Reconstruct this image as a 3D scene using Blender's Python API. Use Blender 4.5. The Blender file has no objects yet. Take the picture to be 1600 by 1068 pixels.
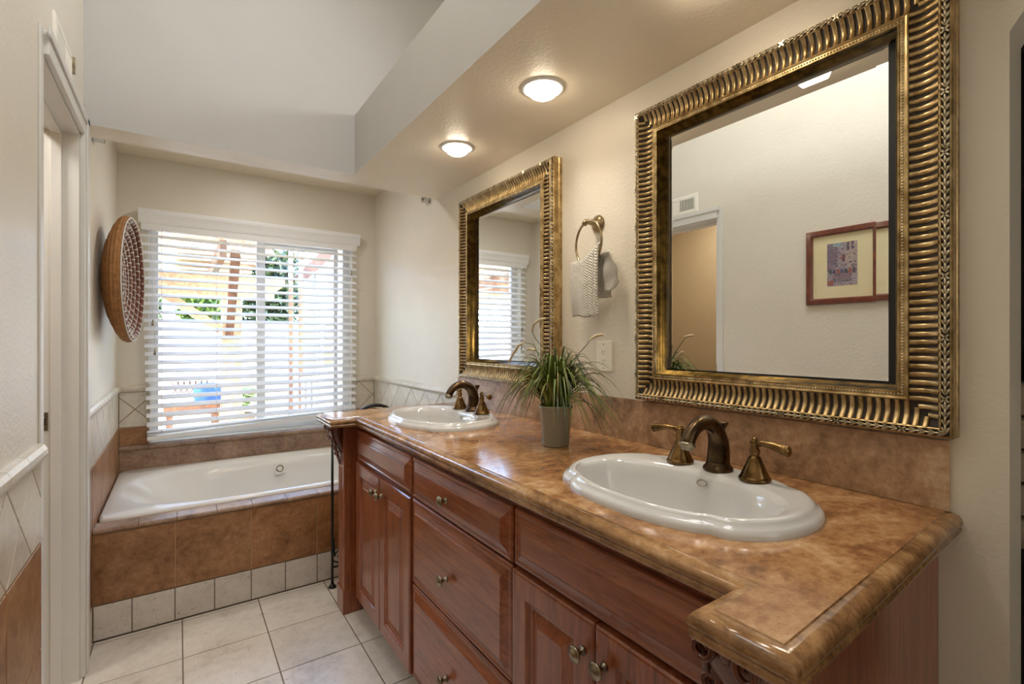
import bpy, bmesh, math, random
from mathutils import Vector, Matrix
from mathutils.geometry import tessellate_polygon
random.seed(7)
SC = bpy.context.scene
COL = SC.collection
V = Vector
PI = math.pi

# ------------------------------------------------------------------ camera
cd = bpy.data.cameras.new('camera'); cam = bpy.data.objects.new('camera', cd); COL.objects.link(cam)
cam.location = (0, 0, 1.24); cam.rotation_euler = (PI / 2, 0, -0.6018)
cd.sensor_width = 36; cd.lens = 758.2 * 36 / 1600; cd.shift_y = -2.7 / 1600; cd.clip_start = .02
SC.camera = cam
SC.view_settings.view_transform = 'Standard'; SC.view_settings.look = 'None'
SC.view_settings.gamma = 1; SC.view_settings.exposure = 1.74; SC.view_settings.use_curve_mapping = False
SC.cycles.use_denoising = True
SC.cycles.max_bounces = 10; SC.cycles.diffuse_bounces = 6; SC.cycles.glossy_bounces = 6
SC.cycles.sample_clamp_indirect = 6

# ------------------------------------------------------------------ sky, sun, clerestory, added fill lights
W = bpy.data.worlds.new('world'); SC.world = W; W.use_nodes = True
wn = W.node_tree; bg = wn.nodes['Background']
sky = wn.nodes.new('ShaderNodeTexSky'); sky.sky_type = 'NISHITA'; sky.sun_disc = False
sky.sun_elevation = math.radians(48); sky.sun_rotation = math.radians(150)
wn.links.new(sky.outputs[0], bg.inputs[0]); bg.inputs[1].default_value = 1.0
sky.dust_density = 0.0; sky.ozone_density = 2.5

def light(name, kind, loc, energy, color=(1, 1, 1), rot=(0, 0, 0), **kw):
    d = bpy.data.lights.new(name, kind); d.energy = energy; d.color = color
    for k, v in kw.items(): setattr(d, k, v)
    o = bpy.data.objects.new(name, d); COL.objects.link(o); o.location = loc; o.rotation_euler = rot
    return o
light('sun', 'SUN', (0, 0, 10), 2.3, (1, .94, .84), (math.radians(42), 0, math.radians(-28)), angle=.01)
light('upper_fill', 'AREA', (.42, .8, 3.40), 9, (.98, .99, 1.0), (0, math.radians(38), 0), shape='RECTANGLE', size=.9, size_y=1.5)  # added soft fill from overhead, in place of bounced ambient light
light('clerestory', 'AREA', (1.215, .9, 2.47), 2.4, (1.0, .99, .97), (0, math.radians(97), 0), shape='RECTANGLE', size=.12, size_y=2.0)
light('rear_fill', 'AREA', (.95, -1.40, 1.75), 2, (1.0, .99, .97), (math.radians(90), 0, math.radians(32)), shape='RECTANGLE', size=1.0, size_y=1.5)  # added fill behind the camera; no window is built there
light('tub_fill', 'AREA', (.45, 2.95, 2.34), 1.5, (1.0, .98, .95), (0, 0, 0), shape='DISK', size=.14)  # added unseen light that lifts the tub alcove and blind
light('hall_fill', 'AREA', (-.8, 2.1, 2.38), 3.5, (1.0, .95, .88), (0, 0, 0), shape='DISK', size=.3)  # added unseen light to brighten the room beyond the doorway
CAN_POWER = 2.2

# ------------------------------------------------------------------ node materials
def srgb(r, g, b):
    f = lambda c: (c / 255 / 12.92) if c / 255 <= .04045 else ((c / 255 + .055) / 1.055) ** 2.4
    return (f(r), f(g), f(b), 1)
class NT:
    def __init__(s, name):
        s.m = bpy.data.materials.new(name); s.m.use_nodes = True
        s.t = s.m.node_tree; s.b = s.t.nodes['Principled BSDF']; s.co = None
    def n(s, typ, **kw):
        x = s.t.nodes.new('ShaderNode' + typ)
        for k, v in kw.items(): setattr(x, k, v)
        return x
    def l(s, a, b): s.t.links.new(a, b)
    def coord(s, scale=(1, 1, 1)):
        if s.co is None: s.co = s.n('TexCoord')
        mp = s.n('Mapping'); mp.inputs['Scale'].default_value = scale
        s.l(s.co.outputs['Object'], mp.inputs[0]); return mp.outputs[0]
    def noise(s, scale, stretch=(1, 1, 1), detail=4, rough=.55, dist=0):
        x = s.n('TexNoise'); x.inputs['Scale'].default_value = scale; x.inputs['Detail'].default_value = detail
        x.inputs['Roughness'].default_value = rough; x.inputs['Distortion'].default_value = dist
        s.l(s.coord(stretch), x.inputs['Vector']); return x.outputs['Fac']
    def ramp(s, fac, stops):
        r = s.n('ValToRGB'); e = r.color_ramp.elements
        e[0].position, e[0].color = stops[0]; e[1].position, e[1].color = stops[1]
        for p, c in stops[2:]:
            k = e.new(p); k.color = c
        s.l(fac, r.inputs[0]); return r.outputs[0]
    def mix(s, a, b, fac, typ='MIX'):
        m = s.n('MixRGB', blend_type=typ)
        for i, x in ((0, fac), (1, a), (2, b)):
            if hasattr(x, 'links'): s.l(x, m.inputs[i])
            elif i == 0: m.inputs[0].default_value = x
            else: m.inputs[i].default_value = x
        return m.outputs[0]
    def math(s, op, a, b=None, c=None):
        m = s.n('Math', operation=op)
        for i, x in enumerate((a, b, c)):
            if x is None: continue
            if hasattr(x, 'links'): s.l(x, m.inputs[i])
            else: m.inputs[i].default_value = x
        return m.outputs[0]
    def island(s): return s.n('NewGeometry').outputs['Random Per Island']
    def color(s, c):
        if hasattr(c, 'links'): s.l(c, s.b.inputs['Base Color'])
        else: s.b.inputs['Base Color'].default_value = c
    def bump(s, h, strength, dist=.002):
        x = s.n('Bump'); x.inputs['Strength'].default_value = strength; x.inputs['Distance'].default_value = dist
        s.l(h, x.inputs['Height']); s.l(x.outputs[0], s.b.inputs['Normal'])
    def p(s, rough=.5, metal=0, **kw):
        s.b.inputs['Roughness'].default_value = rough; s.b.inputs['Metallic'].default_value = metal
        for k, v in kw.items(): s.b.inputs[k.replace('_', ' ')].default_value = v
        return s.m

def plain(name, c, rough=.5, metal=0, var=.06, scale=30, bump=0, bscale=200, **kw):
    x = NT(name); f = x.noise(scale, detail=3)
    dark = tuple(v * (1 - var * 2) for v in c[:3]) + (1,)
    x.color(x.ramp(f, [(.3, dark), (.7, c)]))
    if bump: x.bump(x.noise(bscale, detail=2), bump)
    return x.p(rough, metal, **kw)
def paint(name, c, rough=.42, strength=.22):
    x = NT(name); x.color(x.ramp(x.noise(6, detail=2), [(.3, tuple(v * .97 for v in c[:3]) + (1,)), (.7, c)]))
    x.bump(x.noise(95, detail=3, rough=.6), strength, .004)
    return x.p(rough)
M = {}
M['wall'] = paint('wall paint', srgb(230, 223, 208), .38, .4)
M['wall_alcove'] = M['wall']
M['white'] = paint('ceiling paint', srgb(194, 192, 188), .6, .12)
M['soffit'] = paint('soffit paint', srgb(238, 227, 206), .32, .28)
M['trim'] = plain('trim paint', srgb(228, 226, 220), .35, var=.02, scale=4)
M['tan'] = paint('hall paint', srgb(184, 162, 128))
M['blind'] = plain('blind white', srgb(240, 239, 236), .45, var=.01)
M['vinyl'] = plain('vinyl white', srgb(235, 235, 232), .35, var=.01)
M['porcelain'] = plain('porcelain', srgb(212, 212, 211), .08, var=.005, scale=3, Coat_Weight=.5)
M['acrylic'] = plain('tub acrylic', srgb(236, 234, 228), .14, var=.01, scale=3)

def stone(name, stops, scale=5, rough=.2, bumpy=.08, stretch=(1, 1, 1), isl=False):
    x = NT(name)
    a = x.noise(scale, stretch, 8, .62, .8); b = x.noise(scale * 7, stretch, 6, .7, .3)
    f = x.math('ADD', x.math('MULTIPLY', a, .6), x.math('MULTIPLY', b, .4))
    c = x.ramp(f, [(.5 + (p_ - .5) * .9, c_) for p_, c_ in stops])
    pit = x.ramp(x.noise(scale * 22, stretch, 3, .6), [(.30, (.35, .28, .22, 1)), (.37, (1, 1, 1, 1))])
    c = x.mix(c, pit, .55, 'MULTIPLY')
    if isl:
        v = x.ramp(x.island(), [(0, (1.04, .96, .88, 1)), (.5, (.94, .94, .94, 1)), (1, (.96, 1.0, 1.06, 1))] if 'brown' in name else [(0, (.93, .925, .92, 1)), (1, (1.04, 1.035, 1.03, 1))])
        c = x.mix(c, v, 1.0, 'MULTIPLY')
    x.color(c); x.bump(b, bumpy, .001)
    return x.p(rough)
M['travertine'] = stone('brown travertine', [(.34, srgb(98, 64, 38)), (.45, srgb(150, 106, 68)), (.55, srgb(182, 138, 94)), (.67, srgb(210, 176, 134))], 7, .13, stretch=(.7, .9, 1))
M['splash'] = stone('backsplash stone', [(.32, srgb(112, 82, 58)), (.45, srgb(166, 132, 101)), (.56, srgb(194, 158, 124)), (.70, srgb(222, 198, 168))], 7, .32)
M['edge'] = stone('travertine edge', [(.32, srgb(78, 52, 32)), (.45, srgb(130, 94, 60)), (.57, srgb(166, 126, 84)), (.72, srgb(206, 174, 134))], 9, .13, .2, stretch=(1, .6, 1))
def tile(name, stops, scale, rough=.4, stretch=(1, 1, 1)): return stone(name, stops, scale, rough, .15, stretch, True)
M['tile_brown'] = tile('brown wall tile', [(.32, srgb(104, 70, 42)), (.46, srgb(150, 106, 68)), (.58, srgb(172, 128, 88)), (.72, srgb(196, 158, 122))], 6, .35)
M['tile_taupe'] = tile('taupe wall tile', [(.32, srgb(104, 78, 60)), (.46, srgb(146, 116, 92)), (.58, srgb(168, 140, 114)), (.72, srgb(190, 166, 142))], 9, .3)
M['tile_beige'] = tile('beige floor tile', [(.30, srgb(182, 172, 158)), (.46, srgb(210, 202, 191)), (.60, srgb(221, 214, 204)), (.75, srgb(230, 225, 216))], 4, .34)
M['tile_cream'] = tile('cream wall tile', [(.30, srgb(190, 180, 160)), (.46, srgb(214, 206, 188)), (.60, srgb(224, 217, 202)), (.75, srgb(230, 225, 212))], 5, .28)
M['grout'] = plain('dark grout', srgb(120, 108, 94), .9, var=.1, scale=60)
M['grout_tan'] = plain('tan grout', srgb(190, 158, 116), .9, var=.08, scale=60)
M['grout_brown'] = plain('brown grout', srgb(126, 92, 58), .9, var=.08, scale=60)

def wood(name, c1, c2, c3, stretch, rough=.28, scale=6):
    x = NT(name)
    g = x.noise(scale, stretch, 8, .6, 1.4)
    f2 = x.noise(scale * 9, stretch, 3, .5)
    f = x.math('ADD', x.math('MULTIPLY', g, .75), x.math('MULTIPLY', f2, .25))
    c = x.ramp(f, [(.34, c1), (.50, c2), (.68, c3)])
    bands = x.ramp(x.noise(scale * .9, tuple(v * .12 if v < 2 else v * .9 for v in stretch), 1, .4), [(.40, (.80, .78, .76, 1)), (.47, (1, 1, 1, 1)), (.55, (1.06, 1.05, 1.03, 1)), (.60, (.92, .91, .9, 1))])
    x.color(x.mix(c, bands, .8, 'MULTIPLY'))
    x.bump(f2, .04, .001)
    return x.p(rough, Coat_Weight=.5, Coat_Roughness=.12)
CH = (srgb(112, 58, 35), srgb(143, 79, 48), srgb(166, 99, 62))
M['wood_v'] = wood('cherry wood upright grain', *CH, (9, 9, .9))
M['wood_h'] = wood('cherry wood level grain', *CH, (9, .9, 9))
M['wood_carved'] = wood('carved cherry wood', srgb(60, 26, 14), srgb(96, 46, 25), srgb(128, 68, 38), (3, 3, 3))
M['dark'] = plain('dark brown board', srgb(34, 20, 14), .8)  # near-black brown for the toe kick and closet shelves
M['picture_wood'] = wood('mahogany frame', srgb(84, 36, 22), srgb(112, 50, 30), srgb(134, 66, 40), (2, 3, 3))
M['pergola'] = wood('pergola timber', srgb(150, 104, 68), srgb(182, 136, 96), srgb(204, 164, 124), (3, 3, 3), .6)
M['pergola_dark'] = wood('dark pergola timber', srgb(84, 52, 30), srgb(112, 72, 42), srgb(138, 92, 56), (3, 3, 3), .7)

def metal(name, c1, c2, rough, scale=40):
    x = NT(name); x.color(x.ramp(x.noise(scale, detail=4), [(.35, c1), (.65, c2)])); return x.p(rough, 1)
M['gold'] = metal('antique gold leaf', srgb(150, 124, 82), srgb(208, 182, 134), .36)
M['gold_pale'] = metal('pale silver gold leaf', srgb(168, 156, 128), srgb(222, 210, 182), .34)
M['gold_dark'] = plain('dark umber groove', srgb(46, 34, 22), .55, var=.2)
M['lip'] = metal('dark gilt cove', srgb(58, 46, 22), srgb(104, 82, 40), .3)
M['black'] = plain('black rebate', srgb(14, 12, 10), .5)
M['brass'] = metal('antique brass', srgb(92, 70, 42), srgb(148, 118, 76), .26, 25)
M['brass_dark'] = metal('darkened antique brass', srgb(66, 52, 38), srgb(104, 84, 62), .28, 25)
M['brass_pale'] = metal('brushed pale brass', srgb(138, 120, 92), srgb(180, 162, 130), .28)
M['pewter'] = metal('antique pewter', srgb(120, 110, 92), srgb(176, 166, 142), .3)
M['chrome'] = metal('chrome', srgb(200, 200, 200), srgb(225, 225, 225), .1)
M['iron'] = plain('black iron', srgb(22, 21, 20), .45, bump=.2)
x = NT('mirror glass'); x.color((.93, .94, .92, 1)); M['mirror'] = x.p(.0, 1)
x = NT('window glass')
tr = x.n('BsdfTransparent'); gl = x.n('BsdfGlossy'); gl.inputs['Roughness'].default_value = 0
mx = x.n('MixShader'); fr = x.n('Fresnel'); fr.inputs[0].default_value = 1.2
x.l(fr.outputs[0], mx.inputs[0]); x.l(tr.outputs[0], mx.inputs[1]); x.l(gl.outputs[0], mx.inputs[2])
x.l(mx.outputs[0], x.t.nodes['Material Output'].inputs['Surface']); M['glass'] = x.m
x = NT('picture glass'); tr = x.n('BsdfTransparent'); gl = x.n('BsdfGlossy'); gl.inputs['Roughness'].default_value = .02
mx = x.n('MixShader'); mx.inputs[0].default_value = .06
x.l(tr.outputs[0], mx.inputs[1]); x.l(gl.outputs[0], mx.inputs[2]); x.l(mx.outputs[0], x.t.nodes['Material Output'].inputs['Surface']); M['picglass'] = x.m
x = NT('lamp glow'); x.b.inputs['Emission Color'].default_value = (1, .86, .66, 1); x.b.inputs['Emission Strength'].default_value = 7.5; x.color((1, 1, 1, 1)); M['glow'] = x.p(.3)
M['pot'] = plain('grey green glazed pot', srgb(146, 142, 124), .22, var=.02)
def leafmat(name, c1, c2):
    x = NT(name); x.color(x.ramp(x.island(), [(0, c1), (1, c2)])); return x.p(.38)
M['leaf'] = leafmat('grass blade green', srgb(34, 52, 16), srgb(112, 130, 44))
M['leaf_pale'] = leafmat('grass blade yellow green', srgb(112, 118, 48), srgb(160, 140, 70))
M['plume'] = plain('cream plume', srgb(226, 212, 178), .9, bump=.6)
M['soil'] = plain('potting moss', srgb(40, 34, 22), .95, var=.3)
M['plate'] = plain('almond plastic', srgb(246, 242, 228), .3, var=.01)
M['slot'] = plain('socket slot', srgb(60, 54, 46), .6)
# towel: woven herringbone relief
x = NT('white herringbone towel'); x.co = x.n('TexCoord'); sep = x.n('SeparateXYZ'); x.l(x.co.outputs['UV'], sep.inputs[0])
zig = x.math('PINGPONG', sep.outputs[0], .012)
w = x.math('SINE', x.math('MULTIPLY', x.math('ADD', sep.outputs[1], x.math('MULTIPLY', zig, .9)), 760))
x.color(x.ramp(x.math('MULTIPLY_ADD', w, .5, .5), [(0, srgb(224, 217, 203)), (.6, srgb(248, 244, 235))])); x.bump(w, .9, .0022); M['towel'] = x.p(.95)
# basket
M['straw'] = plain('brown straw coil', srgb(176, 124, 72), .8, var=.22, scale=60, bump=.6, bscale=160)
M['coil'] = plain('red brown coil', srgb(124, 70, 44), .8, var=.25, scale=50, bump=.4)
M['stitch'] = plain('white stitching', srgb(224, 218, 210), .8)
M['mat_board'] = plain('cream mat board', srgb(236, 224, 182), .8, var=.01)
M['quilt'] = plain('pale quilted linen', srgb(196, 184, 166), .9, bump=.8, bscale=60)
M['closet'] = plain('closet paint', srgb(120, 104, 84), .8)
# outdoors
M['stucco'] = plain('white stucco', srgb(236, 230, 220), .9, var=.03)
M['patio'] = plain('patio paving', srgb(190, 160, 130), .9, var=.12, scale=5)
M['hedge'] = leafmat('hedge leaves', srgb(44, 70, 22), srgb(134, 150, 62))
M['tree'] = leafmat('dark tree leaves', srgb(32, 46, 24), srgb(88, 96, 44))
M['palm'] = leafmat('palm leaves', srgb(110, 130, 60), srgb(180, 184, 110))
M['bark'] = plain('bark', srgb(84, 66, 48), .9, var=.3)
M['house'] = plain('house siding', srgb(140, 134, 122), .8)
M['rooftile'] = plain('roof tile', srgb(116, 84, 68), .8, var=.2)
M['blue'] = plain('blue cushion fabric', srgb(70, 110, 180), .9, var=.1)
M['darkpane'] = plain('dark door pane', srgb(44, 44, 34), .1)
M['rail_white'] = plain('white railing paint', srgb(226, 222, 214), .5)

# ------------------------------------------------------------------ mesh builder
ORG = {}
class MB:
    def __init__(s): s.bm = bmesh.new(); s.uv = None
    def v(s, p): return s.bm.verts.new(V(p))
    def f(s, vs, mi=0):
        try:
            fa = s.bm.faces.new(vs); fa.material_index = mi; return fa
        except ValueError: return None
    def poly(s, pts, mi=0): return s.f([s.v(p) for p in pts], mi)
    def box(s, x0, x1, y0, y1, z0, z1, b=0, mi=0):
        if x0 > x1: x0, x1 = x1, x0
        if y0 > y1: y0, y1 = y1, y0
        if z0 > z1: z0, z1 = z1, z0
        vs = [s.v((x, y, z)) for x in (x0, x1) for y in (y0, y1) for z in (z0, z1)]
        fs = [s.f([vs[i] for i in q], mi) for q in ((0, 1, 3, 2), (4, 6, 7, 5), (0, 4, 5, 1), (2, 3, 7, 6), (0, 2, 6, 4), (1, 5, 7, 3))]
        if b:
            es = list({e for f_ in fs for e in f_.edges})
            r = bmesh.ops.bevel(s.bm, geom=es, offset=b, segments=2, profile=.6, affect='EDGES')
            for f_ in r['faces']: f_.material_index = mi
        return s
    def obox(s, c, ax, ay, az, hx, hy, hz, mi=0):
        c, ax, ay, az = V(c), V(ax).normalized(), V(ay).normalized(), V(az).normalized()
        vs = [s.v(c + ax * hx * i + ay * hy * j + az * hz * k) for i in (-1, 1) for j in (-1, 1) for k in (-1, 1)]
        for q in ((0, 1, 3, 2), (4, 6, 7, 5), (0, 4, 5, 1), (2, 3, 7, 6), (0, 2, 6, 4), (1, 5, 7, 3)): s.f([vs[i] for i in q], mi)
        return s
    def bar(s, a, b, wdt, thk, up=(0, 0, 1), mi=0):
        a, b = V(a), V(b); d = b - a; L = d.length; d.normalize(); u = V(up)
        sd = d.cross(u)
        if sd.length < 1e-4: sd = d.cross(V((1, 0, 0)))
        sd.normalize(); u = sd.cross(d)
        return s.obox((a + b) / 2, d, sd, u, L / 2, wdt / 2, thk / 2, mi)
    def loops(s, rings, close=True, cap0=False, cap1=False, mi=0, smooth=True):
        R = [[s.v(p) for p in r] for r in rings]; n = len(R[0])
        for a, b in zip(R, R[1:]):
            for i in range(n if close else n - 1):
                fa = s.f([a[i], a[(i + 1) % n], b[(i + 1) % n], b[i]], mi)
                if fa: fa.smooth = smooth
        if cap0: s.f(list(reversed(R[0])), mi)
        if cap1: s.f(R[-1], mi)
        return R
    def tube(s, pts, rad, n=10, cap=True, mi=0, flat=1.0, ref=None):
        pts = [V(p) for p in pts]; rings = []
        prev = None
        for i, p in enumerate(pts):
            t = (pts[min(i + 1, len(pts) - 1)] - pts[max(i - 1, 0)]).normalized()
            if prev is None:
                a = V(ref) if ref else (V((0, 0, 1)) if abs(t.z) < .9 else V((1, 0, 0)))
            else: a = prev
            a = (a - t * a.dot(t)).normalized(); prev = a; b = t.cross(a)
            r = rad[i] if isinstance(rad, (list, tuple)) else rad
            rings.append([p + a * math.cos(2 * PI * k / n) * r + b * math.sin(2 * PI * k / n) * r * flat for k in range(n)])
        s.loops(rings, True, cap, cap, mi); return s
    def lathe(s, prof, c, n=28, ax=(0, 0, 1), mi=0, cap=True):
        c = V(c); az = V(ax).normalized(); a = az.orthogonal().normalized(); b = az.cross(a)
        s.loops([[c + az * z + (a * math.cos(2 * PI * k / n) + b * math.sin(2 * PI * k / n)) * max(r, 1e-5) for k in range(n)] for r, z in prof], True, cap, cap, mi)
        return s
    def ball(s, c, r, sc=(1, 1, 1), n=8, m=5, mi=0, ax=None):
        c = V(c); A = Matrix.Identity(3) if ax is None else ax
        rings = []
        for j in range(1, m):
            th = PI * j / m
            rings.append([c + A @ V((math.sin(th) * math.cos(2 * PI * k / n) * r * sc[0], math.sin(th) * math.sin(2 * PI * k / n) * r * sc[1], -math.cos(th) * r * sc[2])) for k in range(n)])
        R = s.loops(rings, True, False, False, mi)
        t0 = s.v(c + A @ V((0, 0, -r * sc[2]))); t1 = s.v(c + A @ V((0, 0, r * sc[2])))
        for k in range(n):
            for fa in (s.f([R[0][(k + 1) % n], R[0][k], t0], mi), s.f([R[-1][k], R[-1][(k + 1) % n], t1], mi)):
                if fa: fa.smooth = True
        return s
    def extr(s, prof, fn, a, b, mi=0, smooth=False):
        """closed profile swept straight: fn(p, t) -> point, t = a and b"""
        s.loops([[fn(p, a) for p in prof], [fn(p, b) for p in prof]], True, True, True, mi, smooth); return s
    def build(s, name, mats, parent=None, norm=True):
        bmesh.ops.remove_doubles(s.bm, verts=s.bm.verts, dist=1e-6)
        if norm: bmesh.ops.recalc_face_normals(s.bm, faces=s.bm.faces)
        o0 = ORG[parent.name] if parent else V((0, 0, 0))
        for v_ in s.bm.verts: v_.co -= o0
        me = bpy.data.meshes.new(name); s.bm.to_mesh(me); s.bm.free()
        for m in (mats if isinstance(mats, list) else [mats]): me.materials.append(m)
        o = bpy.data.objects.new(name, me); COL.objects.link(o)
        if parent: o.parent = parent
        ORG[o.name] = o0.copy()
        return o
def tag(o, label, cat, group=None, kind=None):
    o['label'] = label; o['category'] = cat
    if group: o['group'] = group
    if kind: o['kind'] = kind
    return o
def thing(name, loc, label, cat, group=None, kind='thing'):
    o = bpy.data.objects.new(name, None); COL.objects.link(o); o.location = loc; o.empty_display_size = .05
    ORG[o.name] = V(loc); return tag(o, label, cat, group, kind)
def struct(mb, name, mats, label, cat='wall'): return tag(mb.build(name, mats), label, cat, None, 'structure')
def copy_tree(o, parent=None):
    c = o.copy(); COL.objects.link(c); c.parent = parent; ORG[c.name] = ORG[o.name].copy()
    for ch in list(o.children): copy_tree(ch, c)
    return c
def dup(o, delta, label):
    c = copy_tree(o); c.location = V(o.location) + V(delta); c['label'] = label; return c

# ------------------------------------------------------------------ dimensions
XR, XL, YB, ZA, ZS, XS, YS, ZT, YT, C = 1.244, -.300, 3.672, 2.348, 2.067, .727, 2.449, 2.367, 2.612, .907
YE = 2.60                                   # far side of the dropped beam over the tub front
TOPZ, Y0 = 3.55, -1.5
DY0, DY1 = 1.765, 2.362                     # doorway in the left wall

# ------------------------------------------------------------------ room shell
m = MB(); m.box(-1.6, 2.4, Y0, YT + .02, -.06, -.004); struct(m, 'floor', M['grout'], 'grey grouted slab under the beige floor tiles', 'floor')
m = MB()
for a, b, c, d in ((Y0, DY0, 0, TOPZ), (DY0, DY1, 2.0, TOPZ), (DY1, YB + .13, 0, TOPZ)): m.box(XL - .105, XL, a, b, c, d)
struct(m, 'wall_left', M['wall'], 'cream left wall with the white framed doorway')
m = MB()
m.box(XR, XR + .09, .215, YB + .13, 0, TOPZ); m.box(XR, XR + .09, Y0, .215, 1.98, TOPZ); m.box(XR, XR + .09, Y0, -.75, 0, 1.98)
m.extr([(.2151, 1.80), (.2151, 1.99), (.03, 1.99), (.19, 1.84)], lambda p, t: V((t, p[0], p[1])), XR, XR + .09)
struct(m, 'wall_right', M['wall'], 'cream right wall behind the mirrors')
m = MB()
wx0, wx1, wz0, wz1 = -.15, 1.07, .62, 1.97
for a in ((XL, wx0, 0, TOPZ), (wx1, XR, 0, TOPZ), (wx0, wx1, 0, wz0), (wx0, wx1, wz1, TOPZ)): m.box(a[0], a[1], YB, YB + .13, a[2], a[3])
struct(m, 'wall_back', M['wall'], 'cream end wall with the window over the tub')
m = MB(); m.box(-1.6, 2.4, Y0 - .1, Y0, 0, TOPZ); struct(m, 'wall_front', M['wall'], 'cream wall behind the viewpoint')
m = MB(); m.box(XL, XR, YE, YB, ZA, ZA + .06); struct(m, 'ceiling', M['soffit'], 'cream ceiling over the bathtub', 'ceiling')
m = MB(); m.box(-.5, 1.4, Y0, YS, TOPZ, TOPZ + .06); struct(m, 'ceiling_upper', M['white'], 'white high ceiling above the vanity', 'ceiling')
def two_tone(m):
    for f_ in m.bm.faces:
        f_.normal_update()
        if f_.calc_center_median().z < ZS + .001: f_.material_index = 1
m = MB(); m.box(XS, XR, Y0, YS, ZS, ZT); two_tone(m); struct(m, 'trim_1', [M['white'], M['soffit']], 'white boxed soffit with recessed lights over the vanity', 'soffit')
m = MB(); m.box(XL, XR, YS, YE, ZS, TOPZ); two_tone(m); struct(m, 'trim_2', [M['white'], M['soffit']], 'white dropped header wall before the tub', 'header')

# doorway: casing, jambs, head, stop, strike
d = thing('door_1', (XL, 2.0, 0), 'white painted doorway frame in the left wall', 'door frame', kind='structure')
m = MB()
m.box(XL, XL + .005, DY0 - .035, DY0, 0, 2.066, .002); m.box(XL, XL + .016, DY1, DY1 + .066, 0, 2.066, .004); m.box(XL, XL + .016, DY0, DY1, 2.0, 2.066, .004)
m.box(XL + .016, XL + .022, DY1 + .025, DY1 + .066, 0, 2.07, .002); m.box(XL + .016, XL + .022, DY0 - .02, DY1 + .066, 2.045, 2.07, .002)
m.build('casing', M['trim'], d)
m = MB(); m.box(XL - .108, XL + .001, DY1 - .012, DY1, 0, 2.0, .001); m.box(XL - .108, XL + .001, DY0, DY0 + .012, 0, 2.0, .001); m.box(XL - .108, XL + .001, DY0 + .012, DY1 - .012, 1.988, 2.0, .001)
m.build('jamb', M['trim'], d)
m = MB(); m.box(XL - .075, XL - .045, DY1 - .024, DY1 - .012, 0, 1.988, .002); m.box(XL - .075, XL - .045, DY0 + .012, DY1 - .024, 1.976, 1.988, .002); m.build('door_stop', M['trim'], d)
m = MB(); m.box(XL - .102, XL - .082, DY1 - .0145, DY1 - .0122, .92, .985, .001); m.box(XL - .097, XL - .087, DY1 - .015, DY1 - .014, .94, .965, mi=1); m.build('strike_plate', [M['pewter'], M['slot']], d)
# room beyond the doorway
m = MB(); m.box(-1.3, -1.25, 1.2, 3.0, 0, 2.4); m.box(-1.25, XL - .105, 2.95, 3.0, 0, 2.4); m.box(-1.25, XL - .105, 1.2, 1.25, 0, 2.4); m.box(-1.3, XL - .105, 1.2, 3.0, 2.4, 2.45); m.box(-1.25, XL - .105, YT + .02, 2.95, -.06, -.004)
struct(m, 'wall_hall', M['tan'], 'tan walls of the small room beyond the doorway')
# closet beyond the right opening
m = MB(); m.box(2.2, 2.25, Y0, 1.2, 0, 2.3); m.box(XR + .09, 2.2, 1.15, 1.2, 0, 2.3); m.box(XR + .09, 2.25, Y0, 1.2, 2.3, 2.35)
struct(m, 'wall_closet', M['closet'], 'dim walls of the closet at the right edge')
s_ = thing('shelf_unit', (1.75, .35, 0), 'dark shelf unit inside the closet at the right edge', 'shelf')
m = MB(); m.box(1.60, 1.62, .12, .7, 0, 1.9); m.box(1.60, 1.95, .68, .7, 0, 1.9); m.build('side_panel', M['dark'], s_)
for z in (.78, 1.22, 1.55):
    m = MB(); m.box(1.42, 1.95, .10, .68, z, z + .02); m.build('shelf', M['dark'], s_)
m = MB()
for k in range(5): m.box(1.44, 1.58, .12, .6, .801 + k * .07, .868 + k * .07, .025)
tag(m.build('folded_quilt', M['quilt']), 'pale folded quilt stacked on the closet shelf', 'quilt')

# ------------------------------------------------------------------ tiles
def clip(poly, s0, s1, z0, z1):
    for ax, lim, sg in ((0, s0, 1), (0, s1, -1), (1, z0, 1), (1, z1, -1)):
        out = []
        for i in range(len(poly)):
            a, b = poly[i - 1], poly[i]; da, db = sg * (a[ax] - lim), sg * (b[ax] - lim)
            if (da < 0) != (db < 0):
                t = da / (da - db); out.append((a[0] + (b[0] - a[0]) * t, a[1] + (b[1] - a[1]) * t))
            if db >= 0: out.append(b)
        poly = out
        if len(poly) < 3: return []
    p = [poly[0]]
    for q in poly[1:]:
        if abs(q[0] - p[-1][0]) + abs(q[1] - p[-1][1]) > 1e-5: p.append(q)
    if len(p) > 2 and abs(p[0][0] - p[-1][0]) + abs(p[0][1] - p[-1][1]) < 1e-5: p.pop()
    return p if len(p) > 2 else []
def inset(poly, d):
    A = sum(poly[i - 1][0] * poly[i][1] - poly[i][0] * poly[i - 1][1] for i in range(len(poly)))
    if abs(A) < 1e-5: return []
    if A < 0: poly = poly[::-1]
    n = len(poly); L = []
    for i in range(n):
        a, b = poly[i], poly[(i + 1) % n]; dx, dz = b[0] - a[0], b[1] - a[1]; l = math.hypot(dx, dz)
        L.append((-dz / l, dx / l, (-dz * a[0] + dx * a[1]) / l + d))
    out = []
    for i in range(n):
        a, b = L[i - 1], L[i]; det = a[0] * b[1] - a[1] * b[0]
        if abs(det) < 1e-6: return []
        out.append(((a[2] * b[1] - b[2] * a[1]) / det, (a[0] * b[2] - b[0] * a[2]) / det))
    A2 = sum(out[i - 1][0] * out[i][1] - out[i][0] * out[i - 1][1] for i in range(n))
    return out if 0 < A2 < abs(A) else []
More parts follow.
